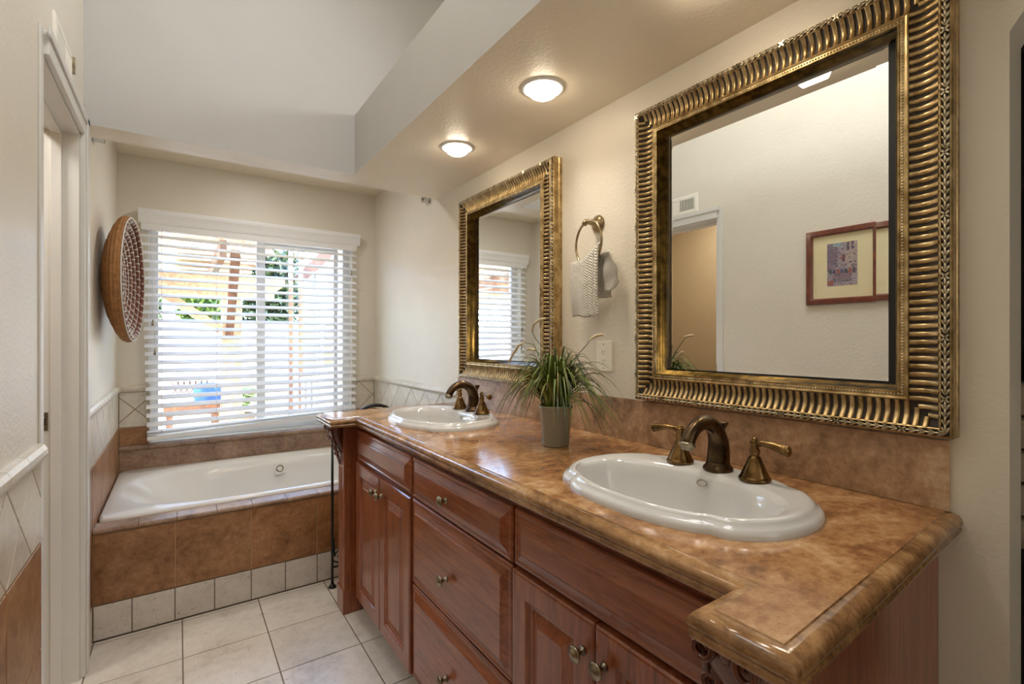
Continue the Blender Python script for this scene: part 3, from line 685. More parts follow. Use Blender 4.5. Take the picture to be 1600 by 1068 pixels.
# ------------------------------------------------------------------ gilt mirrors
def make_mirror(y0, y1, z0, z1, label):
    s = thing('wall_mirror', (XR, (y0 + y1) / 2, z0), label, 'mirror', 'gilt framed mirrors')
    def R(w, d): return [V((XR - d, y0 + w, z0 + w)), V((XR - d, y1 - w, z0 + w)), V((XR - d, y1 - w, z1 - w)), V((XR - d, y0 + w, z1 - w))]
    m = MB()
    m.loops([R(.0, .001), R(0, .014), R(.0025, .017), R(0, .020), R(0, .040), R(.002, .044), R(.004, .045)], True, False, False, 0, False)
    m.loops([R(.0155, .0455), R(.016, .049), R(.0175, .0505), R(.0195, .049)], True, False, False, 0, False)
    m.loops([R(.067, .0395), R(.068, .042), R(.0705, .043), R(.073, .042), R(.074, .0405), R(.082, .0405), R(.083, .0425), R(.0855, .0435)], True, False, False, 0, False)
    fr_ = m.build('frame', M['gold'], s)
    m = MB(); m.loops([R(.004, .045), R(.0155, .0455)], True, False, False, 0, False); m.build('leaf_ground', M['gold_dark'], fr_)
    cov = [(.0195 + .0475 * t, .049 - .0095 * t - .009 * math.sin(PI * t)) for t in [i / 8 for i in range(9)]]
    m = MB(); m.loops([R(w, d - .0022) for w, d in cov], True, False, False, 0, True); m.build('cove', M['gold_dark'], fr_)
    m = MB(); pit = .0158
    def rib(P, L):
        n = int(L / pit); st = L / n
        for i in range(n):
            c = st * (i + .5); lim = min(c, L - c) - .002
            if lim < .024: continue
            te = (min(.067, lim) - .0195) / .0475; pts = [(.0195 + .0475 * t, .049 - .0095 * t - .009 * math.sin(PI * t)) for t in [te * q / 8 for q in range(9)]]
            rings = []
            for w, d in pts:
                h_ = st * .31
                rings.append([P(c - h_, w, d - .003), P(c - h_ * .9, w, d + .0004), P(c - h_ * .4, w, d + .0015), P(c + h_ * .4, w, d + .0015), P(c + h_ * .9, w, d + .0004), P(c + h_, w, d - .003)])
            m.loops(rings, False, False, False, 0, True)
    rails = [(lambda c, w, d: V((XR - d, y0 + c, z0 + w)), y1 - y0), (lambda c, w, d: V((XR - d, y0 + c, z1 - w)), y1 - y0), (lambda c, w, d: V((XR - d, y0 + w, z0 + c)), z1 - z0), (lambda c, w, d: V((XR - d, y1 - w, z0 + c)), z1 - z0)]
    for P, L in rails: rib(P, L)
    m.build('fluting', M['gold'], fr_)
    m = MB(); bd = MB()
    for P, L in rails:
        st = .0145; n = int((L - .02) / st); st = (L - .02) / n
        o = P(0, 0, 0); al = (P(1, 0, 0) - o); acr = (P(0, 1, 0) - o); outw = V((-1, 0, 0))
        for i in range(n):
            c = .01 + st * (i + .5); sgn = 1
            if i % 8 == 4:
                for q in (1, -1):
                    dr = (al * 1 + acr * q).normalized(); m.obox(P(c, .010, .0485), dr, dr.cross(outw), outw, .0080, .0016, .0022)
                continue
            for q in (-1, 0, 1):
                dr = (al * 1 + acr * (.45 * q)).normalized()
                A = Matrix((dr, dr.cross(outw), outw)).transposed()
                m.ball(P(c + (.004 if q == 0 else -.001), .010 + q * .0032, .0462 + (.0016 if q == 0 else 0)), .0085, (1, .27, .42), 7, 4, ax=A)
        n = int((L - .15) / .0062)
        for i in range(n):
            c = .075 + (L - .15) * (i + .5) / n; bd.ball(P(c, .078, .0405), .0025, (1, 1, 1), 6, 4)
    m.build('leaf_band', M['gold_pale'], fr_); bd.build('bead_row', M['gold_pale'], fr_)
    m = MB(); m.loops([R(.0855, .0435), R(.0865, .042), R(.087, .036), R(.089, .030), R(.093, .024), R(.0955, .020), R(.0962, .016), R(.0968, .0078)], True, False, False, 0, True)
    m.build('inner_cove', M['lip'], fr_)
    m = MB(); m.loops([R(.085, .0012), R(.085, .0076)], True, False, True, 0, False); m.build('backing_board', M['black'], fr_)
    def G(w, d):                              # the pane sits a little left and high in its frame
        a, b, c, e = y0 + .1115 + w, y1 - .0965 - w, z0 + .1005 + w, z1 - .0965 - w
        return [V((XR - d, a, c)), V((XR - d, b, c)), V((XR - d, b, e)), V((XR - d, a, e))]
    m = MB(); m.loops([G(0, .0078), G(0, .0086), G(.022, .0091)], True, False, False, 0, False); m.poly(G(.022, .0091)); m.build('mirror_glass', M['mirror'], s)
    m = MB(); m.poly(R(.003, .0012)); m.build('backing', M['gold_dark'], s)
    return s
mir = make_mirror(.283, 1.055, 1.053, 1.962, 'large gilt framed mirror above the sink nearest the viewpoint')
dup(mir, (0, 1.179, -.005), 'gilt framed mirror near the window reflecting the blind')

# ------------------------------------------------------------------ towel ring and towel
s = thing('towel_ring', (XR, 1.262, 1.66), 'round brushed brass towel ring on the wall between the mirrors', 'towel ring')
m = MB(); m.lathe([(.030, 0), (.031, .004), (.029, .008), (.024, .012), (.016, .020), (.012, .028), (.010, .034), (.009, .050), (.0095, .056), (.0085, .064), (.004, .067)], (XR - .0005, 1.262, 1.658), 28, (-1, 0, 0))
m.ball((XR - .066, 1.262, 1.652), .011, (1, 1, 1), 14, 8); m.build('post', M['brass_pale'], s)
m = MB(); rc = V((XR - .066, 1.245, 1.578)); RR = .0775; th = math.radians(9)
pts = [rc + V((math.sin(th) * math.sin(a) * RR, math.cos(th) * math.sin(a) * RR * 1.0, math.cos(a) * RR)) for a in [2 * PI * i / 48 for i in range(49)]]
m.tube(pts, .0042, 10, False); m.build('ring', M['brass_pale'], s)
m = MB(); bm = m.bm; uvl = bm.loops.layers.uv.new('UVMap')
def cloth(fn, nu, nv, uo=0):
    G = [[m.v(fn(i / nu, j / nv)) for j in range(nv + 1)] for i in range(nu + 1)]
    for i in range(nu):
        for j in range(nv):
            f_ = m.f([G[i][j], G[i + 1][j], G[i + 1][j + 1], G[i][j + 1]]); f_.smooth = True
            for lp, (a, b) in zip(f_.loops, ((i, j), (i + 1, j), (i + 1, j + 1), (i, j + 1))): lp[uvl].uv = (a / nu * .17 + uo, b / nv * .22)
tx = XR - .066
def fold(u, v, y_a, y_b, zt, zb, x0, amp, ph, flare):
    y = y_a + (y_b - y_a) * u; y += flare * v * (u - .5)
    return V((x0 + amp * math.sin(u * PI * 2.3 + ph) * (.25 + .75 * v) - .006 * math.sin(v * PI), y, zt + (zb - zt) * v))
def front(u, v):
    p = fold(u, v, 1.316, 1.176, 0, 1, tx - .020, .009, .4, .022)
    zt = 1.508 + .020 * (u - .25) ** 2 * 4 * (1 if u > .25 else .3) + .008 * u; zb = 1.322 + .004 * math.sin(u * 7)
    vv_ = max(0, (v - .12) / .88); p.z = zt + (zb - zt) * vv_
    if v < .12: q = v / .12; p.z = zt + .012 * math.sin(q * PI / 2 + 0) * 0 + .010 * (1 - q); p.x = tx + (p.x - tx) * math.sin(q * PI / 2)
    else: p.x = p.x
    return p
def back(u, v):
    p = fold(u, v, 1.300, 1.150, 0, 1, tx + .018, .008, 1.7, .02); zt = 1.512 + .018 * u * u; p.z = zt + (1.385 - zt) * v - .0 * u
    if v < .12: q = v / .12; p.x = tx + (p.x - tx) * math.sin(q * PI / 2); p.z += .008 * (1 - q)
    return p
def flap(u, v):
    a = u * PI * .62                         # bulging fold that rolls back toward the wall
    w_ = .016 + .020 * math.sin(min(1, v * 1.15) * PI * .62)
    y = 1.176 - w_ * math.sin(a); z = 1.535 - .012 * u - v * (.128 - .046 * u ** 2) - .006 * math.sin(u * 3)
    return V((tx + .006 + .026 * (1 - math.cos(a)) * (.35 + .65 * v) + .004 * math.sin(v * 9 + u * 4), y, z))
cloth(front, 28, 30); cloth(back, 22, 20, .3); cloth(flap, 14, 16, .6)
o = m.build('hand_towel', M['towel'], None, False); md = o.modifiers.new('solid', 'SOLIDIFY'); md.thickness = .007; md.offset = 0
tag(o, 'white herringbone hand towel hanging over the brass ring', 'towel')

# ------------------------------------------------------------------ outlet
s = thing('wall_outlet', (XR, 1.228, 1.184), 'almond double electrical outlet on the wall behind the plant', 'outlet')
m = MB(); m.box(XR - .0075, XR - .0003, 1.191, 1.266, 1.131, 1.237, .0025); m.build('cover_plate', M['plate'], s)
m = MB(); m.box(XR - .0095, XR - .004, 1.213, 1.244, 1.152, 1.216, .001); rcp = m.build('receptacle', M['plate'], s)
m = MB()
for zc in (1.200, 1.168):
    for yo, h_ in ((.0055, .0045), (-.0055, .0035)): m.box(XR - .0099, XR - .0092, 1.2285 + yo - .0009, 1.2285 + yo + .0009, zc - h_, zc + h_)
    m.lathe([(.002, 0), (.002, .0003)], (XR - .0095, 1.2285, zc - .009), 8, (-1, 0, 0))
m.build('slot', M['slot'], rcp)
m = MB()
for zc in (1.186, 1.1815): m.box(XR - .0105, XR - .009, 1.222, 1.235, zc - .0016, zc + .0016, .0004)
m.build('test_button', M['plate'], rcp)
for zc in (1.226, 1.142):
    m = MB(); m.lathe([(.003, 0), (.0025, .001), (.0001, .0012)], (XR - .0072, 1.2285, zc), 10, (-1, 0, 0)); m.build('screw', M['pewter'], s)

# ------------------------------------------------------------------ potted ornamental grass
px, py = .985, 1.19
s = thing('potted_grass', (px, py, C), 'ornamental grass with arching blades in a grey green pot on the countertop', 'plant')
m = MB(); m.lathe([(.038, .0008), (.041, .002), (.0425, .006), (.0515, .118), (.0535, .121), (.054, .127), (.0525, .129), (.0505, .127), (.048, .115), (.046, .10)], (px, py, C), 40, cap=True); m.build('pot', M['pot'], s)
m = MB(); m.lathe([(.0001, .102), (.025, .106), (.047, .103)], (px, py, C), 20, cap=False); m.build('soil', M['soil'], s)
rnd = random.Random(11)
def blade(m, az, reach, rise, droop, wid, r0, yaw=0):
    base = V((px + math.cos(az) * r0, py + math.sin(az) * r0, C + .10)); d = V((math.cos(az + yaw), math.sin(az + yaw), 0)); sd = V((-d.y, d.x, 0))
    n = 12; L_, R_, K_ = [], [], []
    for i in range(n + 1):
        t = i / n; h = reach * (t ** 1.35); z = rise * (1 - (1 - min(t * 1.35, 1.6)) ** 2) - droop * t ** 3
        p = base + d * h + V((0, 0, z)); w = wid * (1 - t ** 2.2) * (.6 + .4 * min(1, t * 4)) + .0003
        p.x = min(p.x, XR - .03)
        if p.z < C + .006: p.z = C + .006
        L_.append(m.v(p + sd * w)); R_.append(m.v(p - sd * w)); K_.append(m.v(p - V((0, 0, w * .6))))
    for i in range(n):
        for a, b in ((L_, K_), (K_, R_)):
            f_ = m.f([a[i], a[i + 1], b[i + 1], b[i]])
            if f_: f_.smooth = True
m = MB()
for i in range(165):
    az = rnd.uniform(0, 2 * PI); k_ = rnd.random() ** .7
    blade(m, az, .02 + .17 * k_ * rnd.uniform(.7, 1.15), .20 - .05 * k_ + rnd.uniform(-.035, .03), .01 + .12 * k_ * rnd.uniform(.1, 1.3), rnd.uniform(.0026, .0048), rnd.uniform(.004, .038), rnd.uniform(-.5, .5))
for az, re, ri, dr in ((PI * .5, .27, .12, .17), (PI * .53, .29, .10, .13), (PI * .47, .25, .15, .20), (-PI * .48, .215, .12, .12), (-PI * .52, .20, .15, .16), (-PI * .44, .22, .13, .12), (-PI * .47, .19, .17, .2),
                       (PI * .75, .20, .13, .23), (PI * .65, .22, .14, .2), (-PI * .40, .20, .12, .16), (PI * .58, .24, .16, .24), (-PI * .42, .21, .15, .15)):
    blade(m, az, re, ri, dr, .0044, .03)
for i in range(44):
    az = rnd.choice((1, -1)) * PI / 2 + rnd.uniform(-.5, .5) + (.25 if i % 2 else -.25); k_ = rnd.uniform(.5, 1)
    blade(m, az, .21 * k_, .17 - .07 * k_ + rnd.uniform(-.03, .06), .05 + .13 * k_ * rnd.uniform(.4, 1.1), rnd.uniform(.0026, .0044), rnd.uniform(.01, .036), rnd.uniform(-.2, .2))
m.build('foliage', M['leaf'], s)
m = MB()
for i in range(22):
    az = rnd.uniform(0, 2 * PI); k_ = rnd.uniform(.3, 1)
    blade(m, az, .04 + .17 * k_, .18 - .05 * k_ + rnd.uniform(-.02, .03), .02 + .09 * k_, rnd.uniform(.0022, .0038), rnd.uniform(.004, .036), rnd.uniform(-.4, .4))
m.build('pale_foliage', M['leaf_pale'], s)['label'] = 'yellow green blades'
for pl in ([(.985, 1.23, 1.10), (.99, 1.285, 1.19), (.99, 1.31, 1.225), (.99, 1.36, 1.232), (.99, 1.40, 1.222), (.99, 1.44, 1.185), (.985, 1.46, 1.155)],
           [(.985, 1.215, 1.12), (.985, 1.255, 1.185), (.98, 1.285, 1.205), (.98, 1.315, 1.212), (.98, 1.34, 1.206)],
           [(.99, 1.21, 1.14), (1.0, 1.26, 1.205), (1.0, 1.315, 1.245), (1.0, 1.335, 1.27), (1.0, 1.325, 1.295), (1.0, 1.29, 1.31), (1.0, 1.262, 1.312)],
           [(.985, 1.17, 1.13), (1.0, 1.105, 1.195), (1.01, 1.075, 1.225), (1.01, 1.062, 1.24), (1.02, 1.05, 1.252), (1.02, 1.03, 1.256), (1.02, 1.012, 1.256)],
           [(.985, 1.175, 1.12), (.98, 1.13, 1.165), (.975, 1.10, 1.195), (.975, 1.088, 1.20)]):
    n0 = len(pl) - 4 if len(pl) > 5 else len(pl) - 3
    m = MB(); m.tube(pl[:n0 + 1], .0013, 6); st_ = m.build('flower_stalk', M['leaf'], s)
    m = MB(); q = [V(p) for p in pl[n0:]]; fine = []
    for a, b in zip(q, q[1:]):
        for t in (0, .5): fine.append(a.lerp(b, t))
    fine.append(q[-1]); m.tube(fine, [.0022] + [.0042] * (len(fine) - 2) + [.0022], 8); m.build('plume', M['plume'], st_)

# ------------------------------------------------------------------ recessed lights
def recessed(y, label):
    s = thing('recessed_light', (.985, y, ZS), label, 'recessed light', 'recessed ceiling lights')
    m = MB(); m.lathe([(.048, .012), (.052, -.002), (.060, -.006), (.067, -.006), (.070, -.002), (.070, .0)], (.985, y, ZS), 36, cap=False); m.build('trim_ring', M['vinyl'], s)
    m = MB(); m.lathe([(.051, -.0035), (.049, -.012), (.042, -.023), (.026, -.032), (.0001, -.036)], (.985, y, ZS), 28, cap=False); m.build('bulb', M['glow'], s)
    l_ = light('lamp', 'SPOT', (.985, y, ZS - .05), CAN_POWER, (1, .90, .76), (0, 0, 0), spot_size=math.radians(140), spot_blend=1.0, shadow_soft_size=.045)
    return s
recessed(1.255, 'bright recessed light in the soffit between the two mirrors')
recessed(1.850, 'recessed light in the soffit above the sink near the window')
recessed(.655, 'recessed light in the soffit above the large mirror')

# ------------------------------------------------------------------ woven basket
bc = V((-.20, 3.02, 1.535)); tl = math.radians(5)
bx = V((math.cos(tl), -math.sin(tl), 0)); by = V((math.sin(tl), math.cos(tl), 0)); bz = V((0, 0, 1))
s = thing('woven_basket', (XL + .01, 3.02, 1.535), 'round coiled straw basket hung on the left wall beside the window', 'basket')
def bp(r, a, d): return bc + bx * d + by * math.cos(a) * r + bz * math.sin(a) * r
N = 72; Rb = .298
outer = [(Rb, .0), (.292, -.012), (.27, -.026), (.235, -.042), (.20, -.056), (.16, -.066), (.10, -.072), (.02, -.073)]
m = MB(); m.loops([[bp(r, 2 * PI * i / N, d - .004) for i in range(N)] for r, d in outer], True, False, True)
for r, d in outer[:-2]:
    m.tube([bp(r, 2 * PI * i / 60, d - .004) for i in range(61)], .009, 7, False)
m.build('outer_weave', M['straw'], s)
inner = [(.284, .002), (.254, -.014), (.224, -.027), (.194, -.038), (.164, -.047), (.134, -.053), (.104, -.056), (.074, -.058), (.044, -.059)]
m = MB(); m.loops([[bp(r, 2 * PI * i / N, d) for i in range(N)] for r, d in inner], True, False, True)
for r, d in inner: m.tube([bp(r, 2 * PI * i / 60, d + .004) for i in range(61)], .0145, 7, False)
m.build('coil', M['coil'], s)
m = MB()
for j, (r, d) in enumerate(inner):
    m.tube([bp(r + .0145, 2 * PI * i / 60, d + .015) for i in range(61)], .0032, 5, False)
    n = max(8, int(2 * PI * r / .042))
    for i in range(n):
        a = 2 * PI * (i + .5 * (j % 2)) / n
        m.tube([bp(r + .0145, a, d + .014), bp(r, a + .006 / r, d + .0215), bp(r - .0145, a + .012 / r, d + .010)], .0030, 5)
m.build('stitching', M['stitch'], s)
m = MB(); m.tube([bp(.296, 2 * PI * i / 60, .006) for i in range(61)], .0085, 8, False); m.build('rim', M['straw'], s)

# ------------------------------------------------------------------ vent register
s = thing('wall_vent', (XL, 2.045, 2.12), 'cream air vent register above the doorway', 'vent')
m = MB(); m.loops([[V((XL + h, a, c)), V((XL + h, b, c)), V((XL + h, b, d)), V((XL + h, a, d))] for a, b, c, d, h in ((1.905, 2.185, 2.073, 2.195, 0), (1.905, 2.185, 2.073, 2.195, .004), (1.911, 2.179, 2.079, 2.189, .007), (1.932, 2.158, 2.095, 2.172, .007), (1.935, 2.155, 2.098, 2.169, .002))], True, False, False, 0, False)
m.build('frame', M['plate'], s)
m = MB(); m.poly([(XL + .001, 1.932, 2.095), (XL + .001, 2.158, 2.095), (XL + .001, 2.158, 2.172), (XL + .001, 1.932, 2.172)]); m.build('duct', M['black'], s)
m = MB()
for i in range(9): m.box(XL + .002, XL + .0062, 1.9385 + .0125 * i, 1.9430 + .0125 * i, 2.096, 2.171)
m.box(XL + .001, XL + .0065, 2.046, 2.060, 2.096, 2.171)
for i in range(10): m.obox((XL + .0040, 2.0655 + .0095 * i, 2.1335), (.35, 1, 0), (-1, .35, 0), (0, 0, 1), .0052, .0007, .0375)
m.build('louver', M['plate'], s)
m = MB(); m.box(XL + .006, XL + .016, 2.164, 2.168, 2.128, 2.185, .001); m.build('lever', M['pewter'], s)

# ------------------------------------------------------------------ curtain rod sockets
def rod_socket(x, y, z, sg, label):
    s = thing('curtain_rod_socket', (x, y, z), label, 'rod socket', 'curtain rod sockets')
    m = MB(); m.box(x, x + sg * .004, y - .026, y + .026, z - .026, z + .026, .0015); m.build('back_plate', M['chrome'], s)
    m = MB()
    ring = [(y + .020 * math.cos(PI * (1 + i / 14)), z - .002 + .020 * math.sin(PI * (1 + i / 14))) for i in range(15)]
    out = [(y - .020, z + .022)] + ring + [(y + .020, z + .022)]; inn = [(y + (a - y) * .78, z - .002 + (b - z + .002) * .78 if b < z - .002 else b) for a, b in out]
    m.extr(out + inn[::-1], lambda p, q: V((q, p[0], p[1])), x + sg * .004, x + sg * .040); m.build('cup', M['chrome'], s)
rod_socket(XL, 2.69, 2.10, 1, 'small chrome rod socket high on the left wall')
rod_socket(XR, 2.70, 2.085, -1, 'small chrome rod socket high on the right wall')

# ------------------------------------------------------------------ framed pictures on the left wall (seen in the mirror)
def palette(n, cols):
    out = []
    for i, c in enumerate(cols): out.append(plain('%s ink %d' % (n, i), srgb(*c), .8, var=.25, scale=140))
    return out
INK = palette('print', [(186, 172, 184), (150, 132, 150), (104, 96, 120), (206, 186, 178), (140, 96, 104), (88, 104, 112), (186, 108, 96), (96, 108, 148), (170, 196, 206), (120, 96, 120)])
def picture(y0, y1, z0, z1, label, seed):
    s = thing('framed_picture', (XL, (y0 + y1) / 2, z0), label, 'picture', 'framed prints on the left wall')
    def R(w, d): return [V((XL + d, y0 + w, z0 + w)), V((XL + d, y1 - w, z0 + w)), V((XL + d, y1 - w, z1 - w)), V((XL + d, y0 + w, z1 - w))]
    m = MB(); m.loops([R(0, .0005), R(0, .016), R(.004, .020), R(.024, .020), R(.031, .014), R(.031, .004)], True, False, False, 0, False); m.build('frame', M['picture_wood'], s)
    m = MB(); m.poly(R(.030, .005)); mb_ = m.build('mat_board', M['mat_board'], s)
    iy0, iy1, iz0, iz1 = y0 + .098, y1 - .098, z0 + .092, z1 - .075
    r_ = random.Random(seed); m = MB(); PP = lambda a, b, h: V((XL + .0056 + h, iy1 + (iy0 - iy1) * a, iz0 + (iz1 - iz0) * b))
    def q(pts, c, h): m.poly([PP(a, b, h) for a, b in pts], c)
    q([(0, 0), (1, 0), (1, 1), (0, 1)], 0, 0)
    q([(0, .35), (.35, .45), (.35, 1), (0, 1)], 1, .0001); q([(.62, .45), (1, .35), (1, 1), (.62, 1)], 3, .0001); q([(.35, .5), (.62, .5), (.62, .95), (.35, .98)], 0, .0001); q([(.2, .93), (.5, .9), (.5, 1), (.2, 1)], 8, .0002)
    q([(.5, .55), (.6, .55), (.6, .72), (.5, .72)], 4, .0002); q([(.66, .8), (.74, .8), (.74, 1), (.66, .98)], 2, .0002); q([(.8, .82), (.88, .84), (.88, 1), (.8, 1)], 9, .0002)
    for i in range(7): q([(.25 - .02 * i, .30 - .035 * i), (.8, .30 - .035 * i), (.82, .312 - .035 * i), (.25 - .02 * i, .318 - .035 * i)], 4 if i % 2 else 2, .0002)
    for i in range(150):
        a, b = r_.random(), r_.random(); w_, h_ = r_.uniform(.015, .06), r_.uniform(.012, .045)
        z = .32 + .2 * r_.random() if i % 3 == 0 else b * .94
        q([(a * .94, z), (min(1, a * .94 + w_), z + r_.uniform(-.01, .01)), (min(1, a * .94 + w_), min(1, z + h_)), (a * .94, min(1, z + h_ * .8))], r_.choice([1, 2, 5, 5, 2, 7, 6, 9, 0, 3]), .0003 + i * 1e-6)
    for i in range(7): q([(.05 + .13 * i, .30), (.15 + .13 * i, .28), (.17 + .13 * i, .36), (.08 + .13 * i, .40)], [5, 2, 6, 7, 5, 6, 2][i], .0006)
    q([(.02, .02), (.2, .02), (.22, .13), (.0, .13)], 6, .0006)
    m.build('print', INK, mb_)
    m = MB(); m.poly(R(.030, .009)); m.build('glazing', M['picglass'], s)
picture(.912, 1.244, 1.425, 1.81, 'mahogany framed print of a stone street with steps on the left wall', 3)
picture(.567, .902, 1.428, 1.80, 'second mahogany framed print cut off by the mirror edge', 8)

# ------------------------------------------------------------------ black iron towel stand
s = thing('towel_stand', (.85, 2.50, 0), 'black wrought iron towel stand between vanity and bathtub', 'towel stand')
for xx in (.636, 1.07):
    m = MB(); m.tube([(xx, 2.52, .012), (xx, 2.52, .80)], .0065, 10); m.lathe([(.019, 0), (.019, .006), (.012, .012), (.008, .02)], (xx, 2.52, 0), 18)
    m.ball((xx, 2.52, .815), .016, (1, 1, 1), 12, 8); m.ball((xx + .002, 2.495, .79), .011, (1, 1, 1), 10, 6); m.build('post', M['iron'], s)
for z in (.10, .78):
    m = MB(); m.tube([(.636, 2.52, z), (1.07, 2.52, z)], .0055, 8); m.build('rail', M['iron'], s)
for xx, sg in ((.642, 1), (1.064, -1)):
    m = MB(); sp = []
    for i in range(30):
        a = i / 29 * 2.9 * PI; r = .030 * (1 - .78 * i / 29); sp.append((xx + sg * (.036 - r * math.cos(a)), 2.52, .152 + r * math.sin(a)))
    m.tube([(xx, 2.52, .24), (xx + sg * .003, 2.52, .19)] + sp, .004, 7); m.tube([(xx, 2.52, .13), (xx + sg * .05, 2.52, .102)], .004, 7); m.build('scroll', M['iron'], s)
m = MB(); arc = []
for i in range(25):
    a = PI * i / 24; arc.append((.853 - .125 * math.cos(a), 2.52, .78 + .118 * math.sin(a)))
m.tube(arc, .009, 10, True, flat=1.4); m.build('arch', M['iron'], s)

# ------------------------------------------------------------------ outdoors
m = MB(); m.box(-6, 7, YB + .14, 14, -.16, -.10); struct(m, 'ground', M['patio'], 'sunlit pale paving outside the window', 'ground')
s = thing('garden_wall', (0, 8.0, -.1), 'tall white garden wall outside the window', 'garden wall', kind='structure')
m = MB(); m.box(-5, 1.62, 8.0, 8.15, -.1, 1.47); m.box(-5, 1.62, 7.97, 8.18, 1.47, 1.52, .01); m.build('panel', M['stucco'], s)
def leaves(m, c, r, n, size, rr):
    for i in range(n):
        d = V((rr.gauss(0, 1), rr.gauss(0, 1), rr.gauss(0, 1))).normalized() * rr.uniform(.55, 1.05)
        p = V(c) + V((d.x * r[0], d.y * r[1], d.z * r[2])); a = V((rr.gauss(0, 1), rr.gauss(0, 1), rr.gauss(0, 1))).normalized(); b = a.orthogonal().normalized(); l = size * rr.uniform(.6, 1.3)
        m.poly([p - a * l, p + b * l * .45, p + a * l, p - b * l * .45])
rr = random.Random(5)
for (x_, y_, z_, r_, n_, kk, lab) in ((-1.72, 9.3, 1.55, (.42, .4, .62), 1300, 'hedge', 'green leafy shrub behind the white garden wall, leftmost one'), (-.66, 9.3, 1.72, (.42, .4, .68), 1500, 'hedge', 'green leafy shrub behind the white garden wall by the window edge'),
                                  (.40, 9.3, 1.68, (.42, .4, .68), 1500, 'hedge', 'green leafy shrub behind the white garden wall beside the pergola post'),
                                  (1.55, 10.6, 2.1, (.70, .6, 1.45), 3000, 'tree', 'dark green tree right of the pergola post'), (-.6, 12.5, 3.4, (.8, .6, .8), 1100, 'hedge', 'pale green tree top above the pergola boards')):
    s = thing('tree' if z_ > 1.9 else 'garden_shrub', (x_, y_, -.1), lab, 'tree' if z_ > 1.9 else 'shrub', 'shrubs behind the garden wall' if z_ <= 1.9 else 'trees outside')
    m = MB(); leaves(m, (x_, y_, z_), r_, n_, .075, rr); leaves(m, (x_, y_, z_), tuple(q * .6 for q in r_), n_ // 3, .1, rr); m.build('foliage', M[kk], s, False)
    m = MB(); m.tube([(x_, y_, -.1), (x_ + .03, y_, z_)], [.05, .03], 8); m.build('trunk', M['bark'], s)
# pergola: two posts, cross beams, rafters with cut ends, boards, knee braces
s = thing('pergola', (.4, 5.5, -.1), 'sunlit wooden pergola outside the window', 'pergola')
for (a, b) in ((.345, 5.45), (-2.6, 5.45)):
    m = MB(); m.box(a, a + .17, b, b + .17, -.1, 1.70, .006); m.box(a - .02, a + .19, b - .02, b + .19, -.1, .55, .006, 0); m.build('post', M['pergola'], s)
m = MB(); m.box(-3, .80, 5.43, 5.49, 1.66, 1.86); m.extr([(.80, 1.72), (.90, 1.80), (.90, 1.86), (.80, 1.86)], lambda p, q: V((p[0], q, p[1])), 5.43, 5.49); m.box(-3, .80, 5.60, 5.66, 1.66, 1.86); m.build('beam', M['pergola'], s)
for i in range(6):
    xx = -2.6 + .58 * i
    m = MB(); m.bar((xx, 4.6, 1.99), (xx, 8.4, 1.99), .05, .14); m.build('rafter', M['pergola_dark'] if i == 5 else M['pergola'], s)
for i in range(9):
    yy_ = 4.7 + .42 * i
    m = MB(); m.box(-3, .75 if i % 2 else .7, yy_, yy_ + .20, 2.065, 2.10); m.build('roof_board', M['pergola'], s)
m = MB(); m.bar((.40, 5.43, 1.30), (.40, 4.75, 1.98), .07, .10); m.build('knee_brace', M['pergola_dark'], s)
m = MB(); m.bar((.34, 5.53, 1.34), (-.15, 5.53, 1.70), .07, .08); m.build('knee_brace', M['pergola'], s)
m = MB(); m.bar((-.62, 5.53, 1.46), (-.42, 5.53, 1.72), .06, .07); m.build('knee_brace', M['pergola'], s)
# slim timber posts at the right
for xx, yy_, lab in ((1.09, 6.3, 'slim brown timber post by the sky gap, left one'), (1.20, 6.3, 'slim brown timber post by the sky gap, right one')):
    m = MB(); m.box(xx, xx + .045, yy_, yy_ + .045, -.1, 2.9, .004); tag(m.build('timber_post', M['pergola_dark']), lab, 'post', 'slim timber posts')
# low bench with cushion, lattice behind
s = thing('garden_bench', (.1, 5.75, -.1), 'dark slatted bench with blue cushion outside the window', 'bench')
m = MB()
for i in range(5): m.box(-.12, .34, 5.6 + .085 * i, 5.67 + .085 * i, .60, .63)
m.box(-.12, .34, 5.6, 5.62, .52, .60); m.build('seat', M['pergola_dark'], s)
for a in (-.1, .28):
    for b in (5.61, 5.97): m = MB(); m.box(a, a + .05, b, b + .05, -.1, .60); m.build('leg', M['pergola_dark'], s)
m = MB()
for i in range(7): m.bar((-.06 + .05 * i, 6.0, .66), (.0 + .05 * i, 6.0, .82), .008, .01); m.bar((.0 + .05 * i, 6.0, .66), (-.06 + .05 * i, 6.0, .82), .008, .01)
m.build('back_lattice', M['pergola_dark'], s)
m = MB(); m.box(.12, .36, 5.64, 5.96, .632, .80, .05); tag(m.build('seat_cushion', M['blue']), 'blue cushion lying on the bench outside', 'cushion')
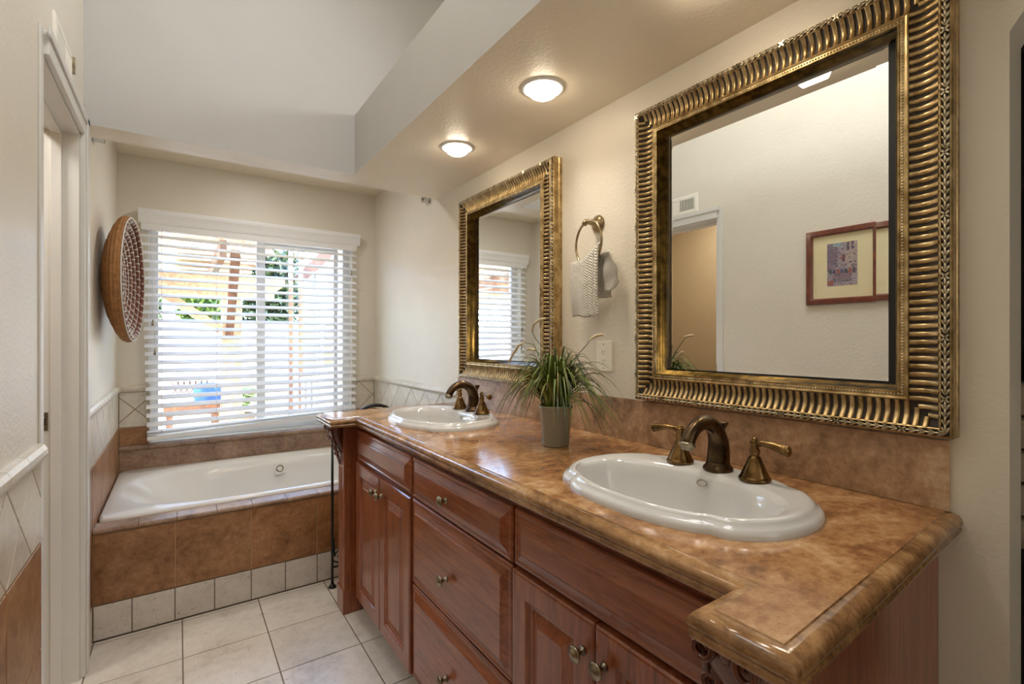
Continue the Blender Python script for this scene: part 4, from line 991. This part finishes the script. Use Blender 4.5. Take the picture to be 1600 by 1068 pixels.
# potted palm
s = thing('garden_palm', (.62, 7.1, -.1), 'pale green palm fronds outside the window', 'palm')
m = MB()
for i in range(26):
    a = rr.uniform(0, 2 * PI); L = rr.uniform(.35, .62); cpt = V((.62, 7.1, .35)); d = V((math.cos(a), math.sin(a), 0)); pp = None
    for t in range(9):
        q = t / 8; p = cpt + d * L * q * .75 + V((0, 0, L * 1.15 * q - .8 * L * q ** 2.5))
        if pp:
            sd = V((-d.y, d.x, 0)); m.bar(pp, p, .012, .006)
            for sg in (-1, 1): m.poly([p, p + sd * sg * .13 + (p - pp) * .8 + V((0, 0, -.03)), p + sd * sg * .12 + (p - pp) * 1.1 + V((0, 0, -.03)), p + (p - pp) * .4])
        pp = p
m.build('frond', M['palm'], s, False)
m = MB(); m.lathe([(.15, 0), (.2, .38), (.19, .4), (.17, .36)], (.62, 7.1, -.1), 20); m.build('pot', M['straw'], s)
# neighbouring gable wall with patio door and white railing
s = thing('house', (2.4, 6.8, -.1), 'pale gabled house wing with patio door at the right outside', 'house')
m = MB(); pr = [(1.50, -.1), (4.2, -.1), (4.2, 3.9), (3.0, 3.9), (1.50, 2.25)]
m.extr(pr, lambda p, q: V((p[0], q, p[1])), 6.8, 7.6); m.build('wall', M['house'], s)
m = MB(); m.bar((1.28, 6.7, 2.03), (3.1, 6.7, 4.03), .35, .12, (0, 0, 1)); m.build('roof_edge', M['rooftile'], s)
m = MB(); m.box(1.56, 1.80, 6.77, 6.80, .2, 1.75); m.build('door_frame', M['vinyl'], s)
m = MB(); m.box(1.60, 1.76, 6.76, 6.775, .9, 1.45); m.build('door_pane', M['darkpane'], s)
s = thing('railing', (1.25, 5.6, -.1), 'low white picket railing outside at the right', 'railing')
for z in (.80, .25):
    m = MB(); m.box(1.08, 1.62, 5.58, 5.63, z, z + .04); m.build('rail', M['rail_white'], s)
for i in range(9):
    m = MB(); m.box(1.09 + .06 * i, 1.12 + .06 * i, 5.59, 5.62, -.1, .80); m.build('picket', M['rail_white'], s)
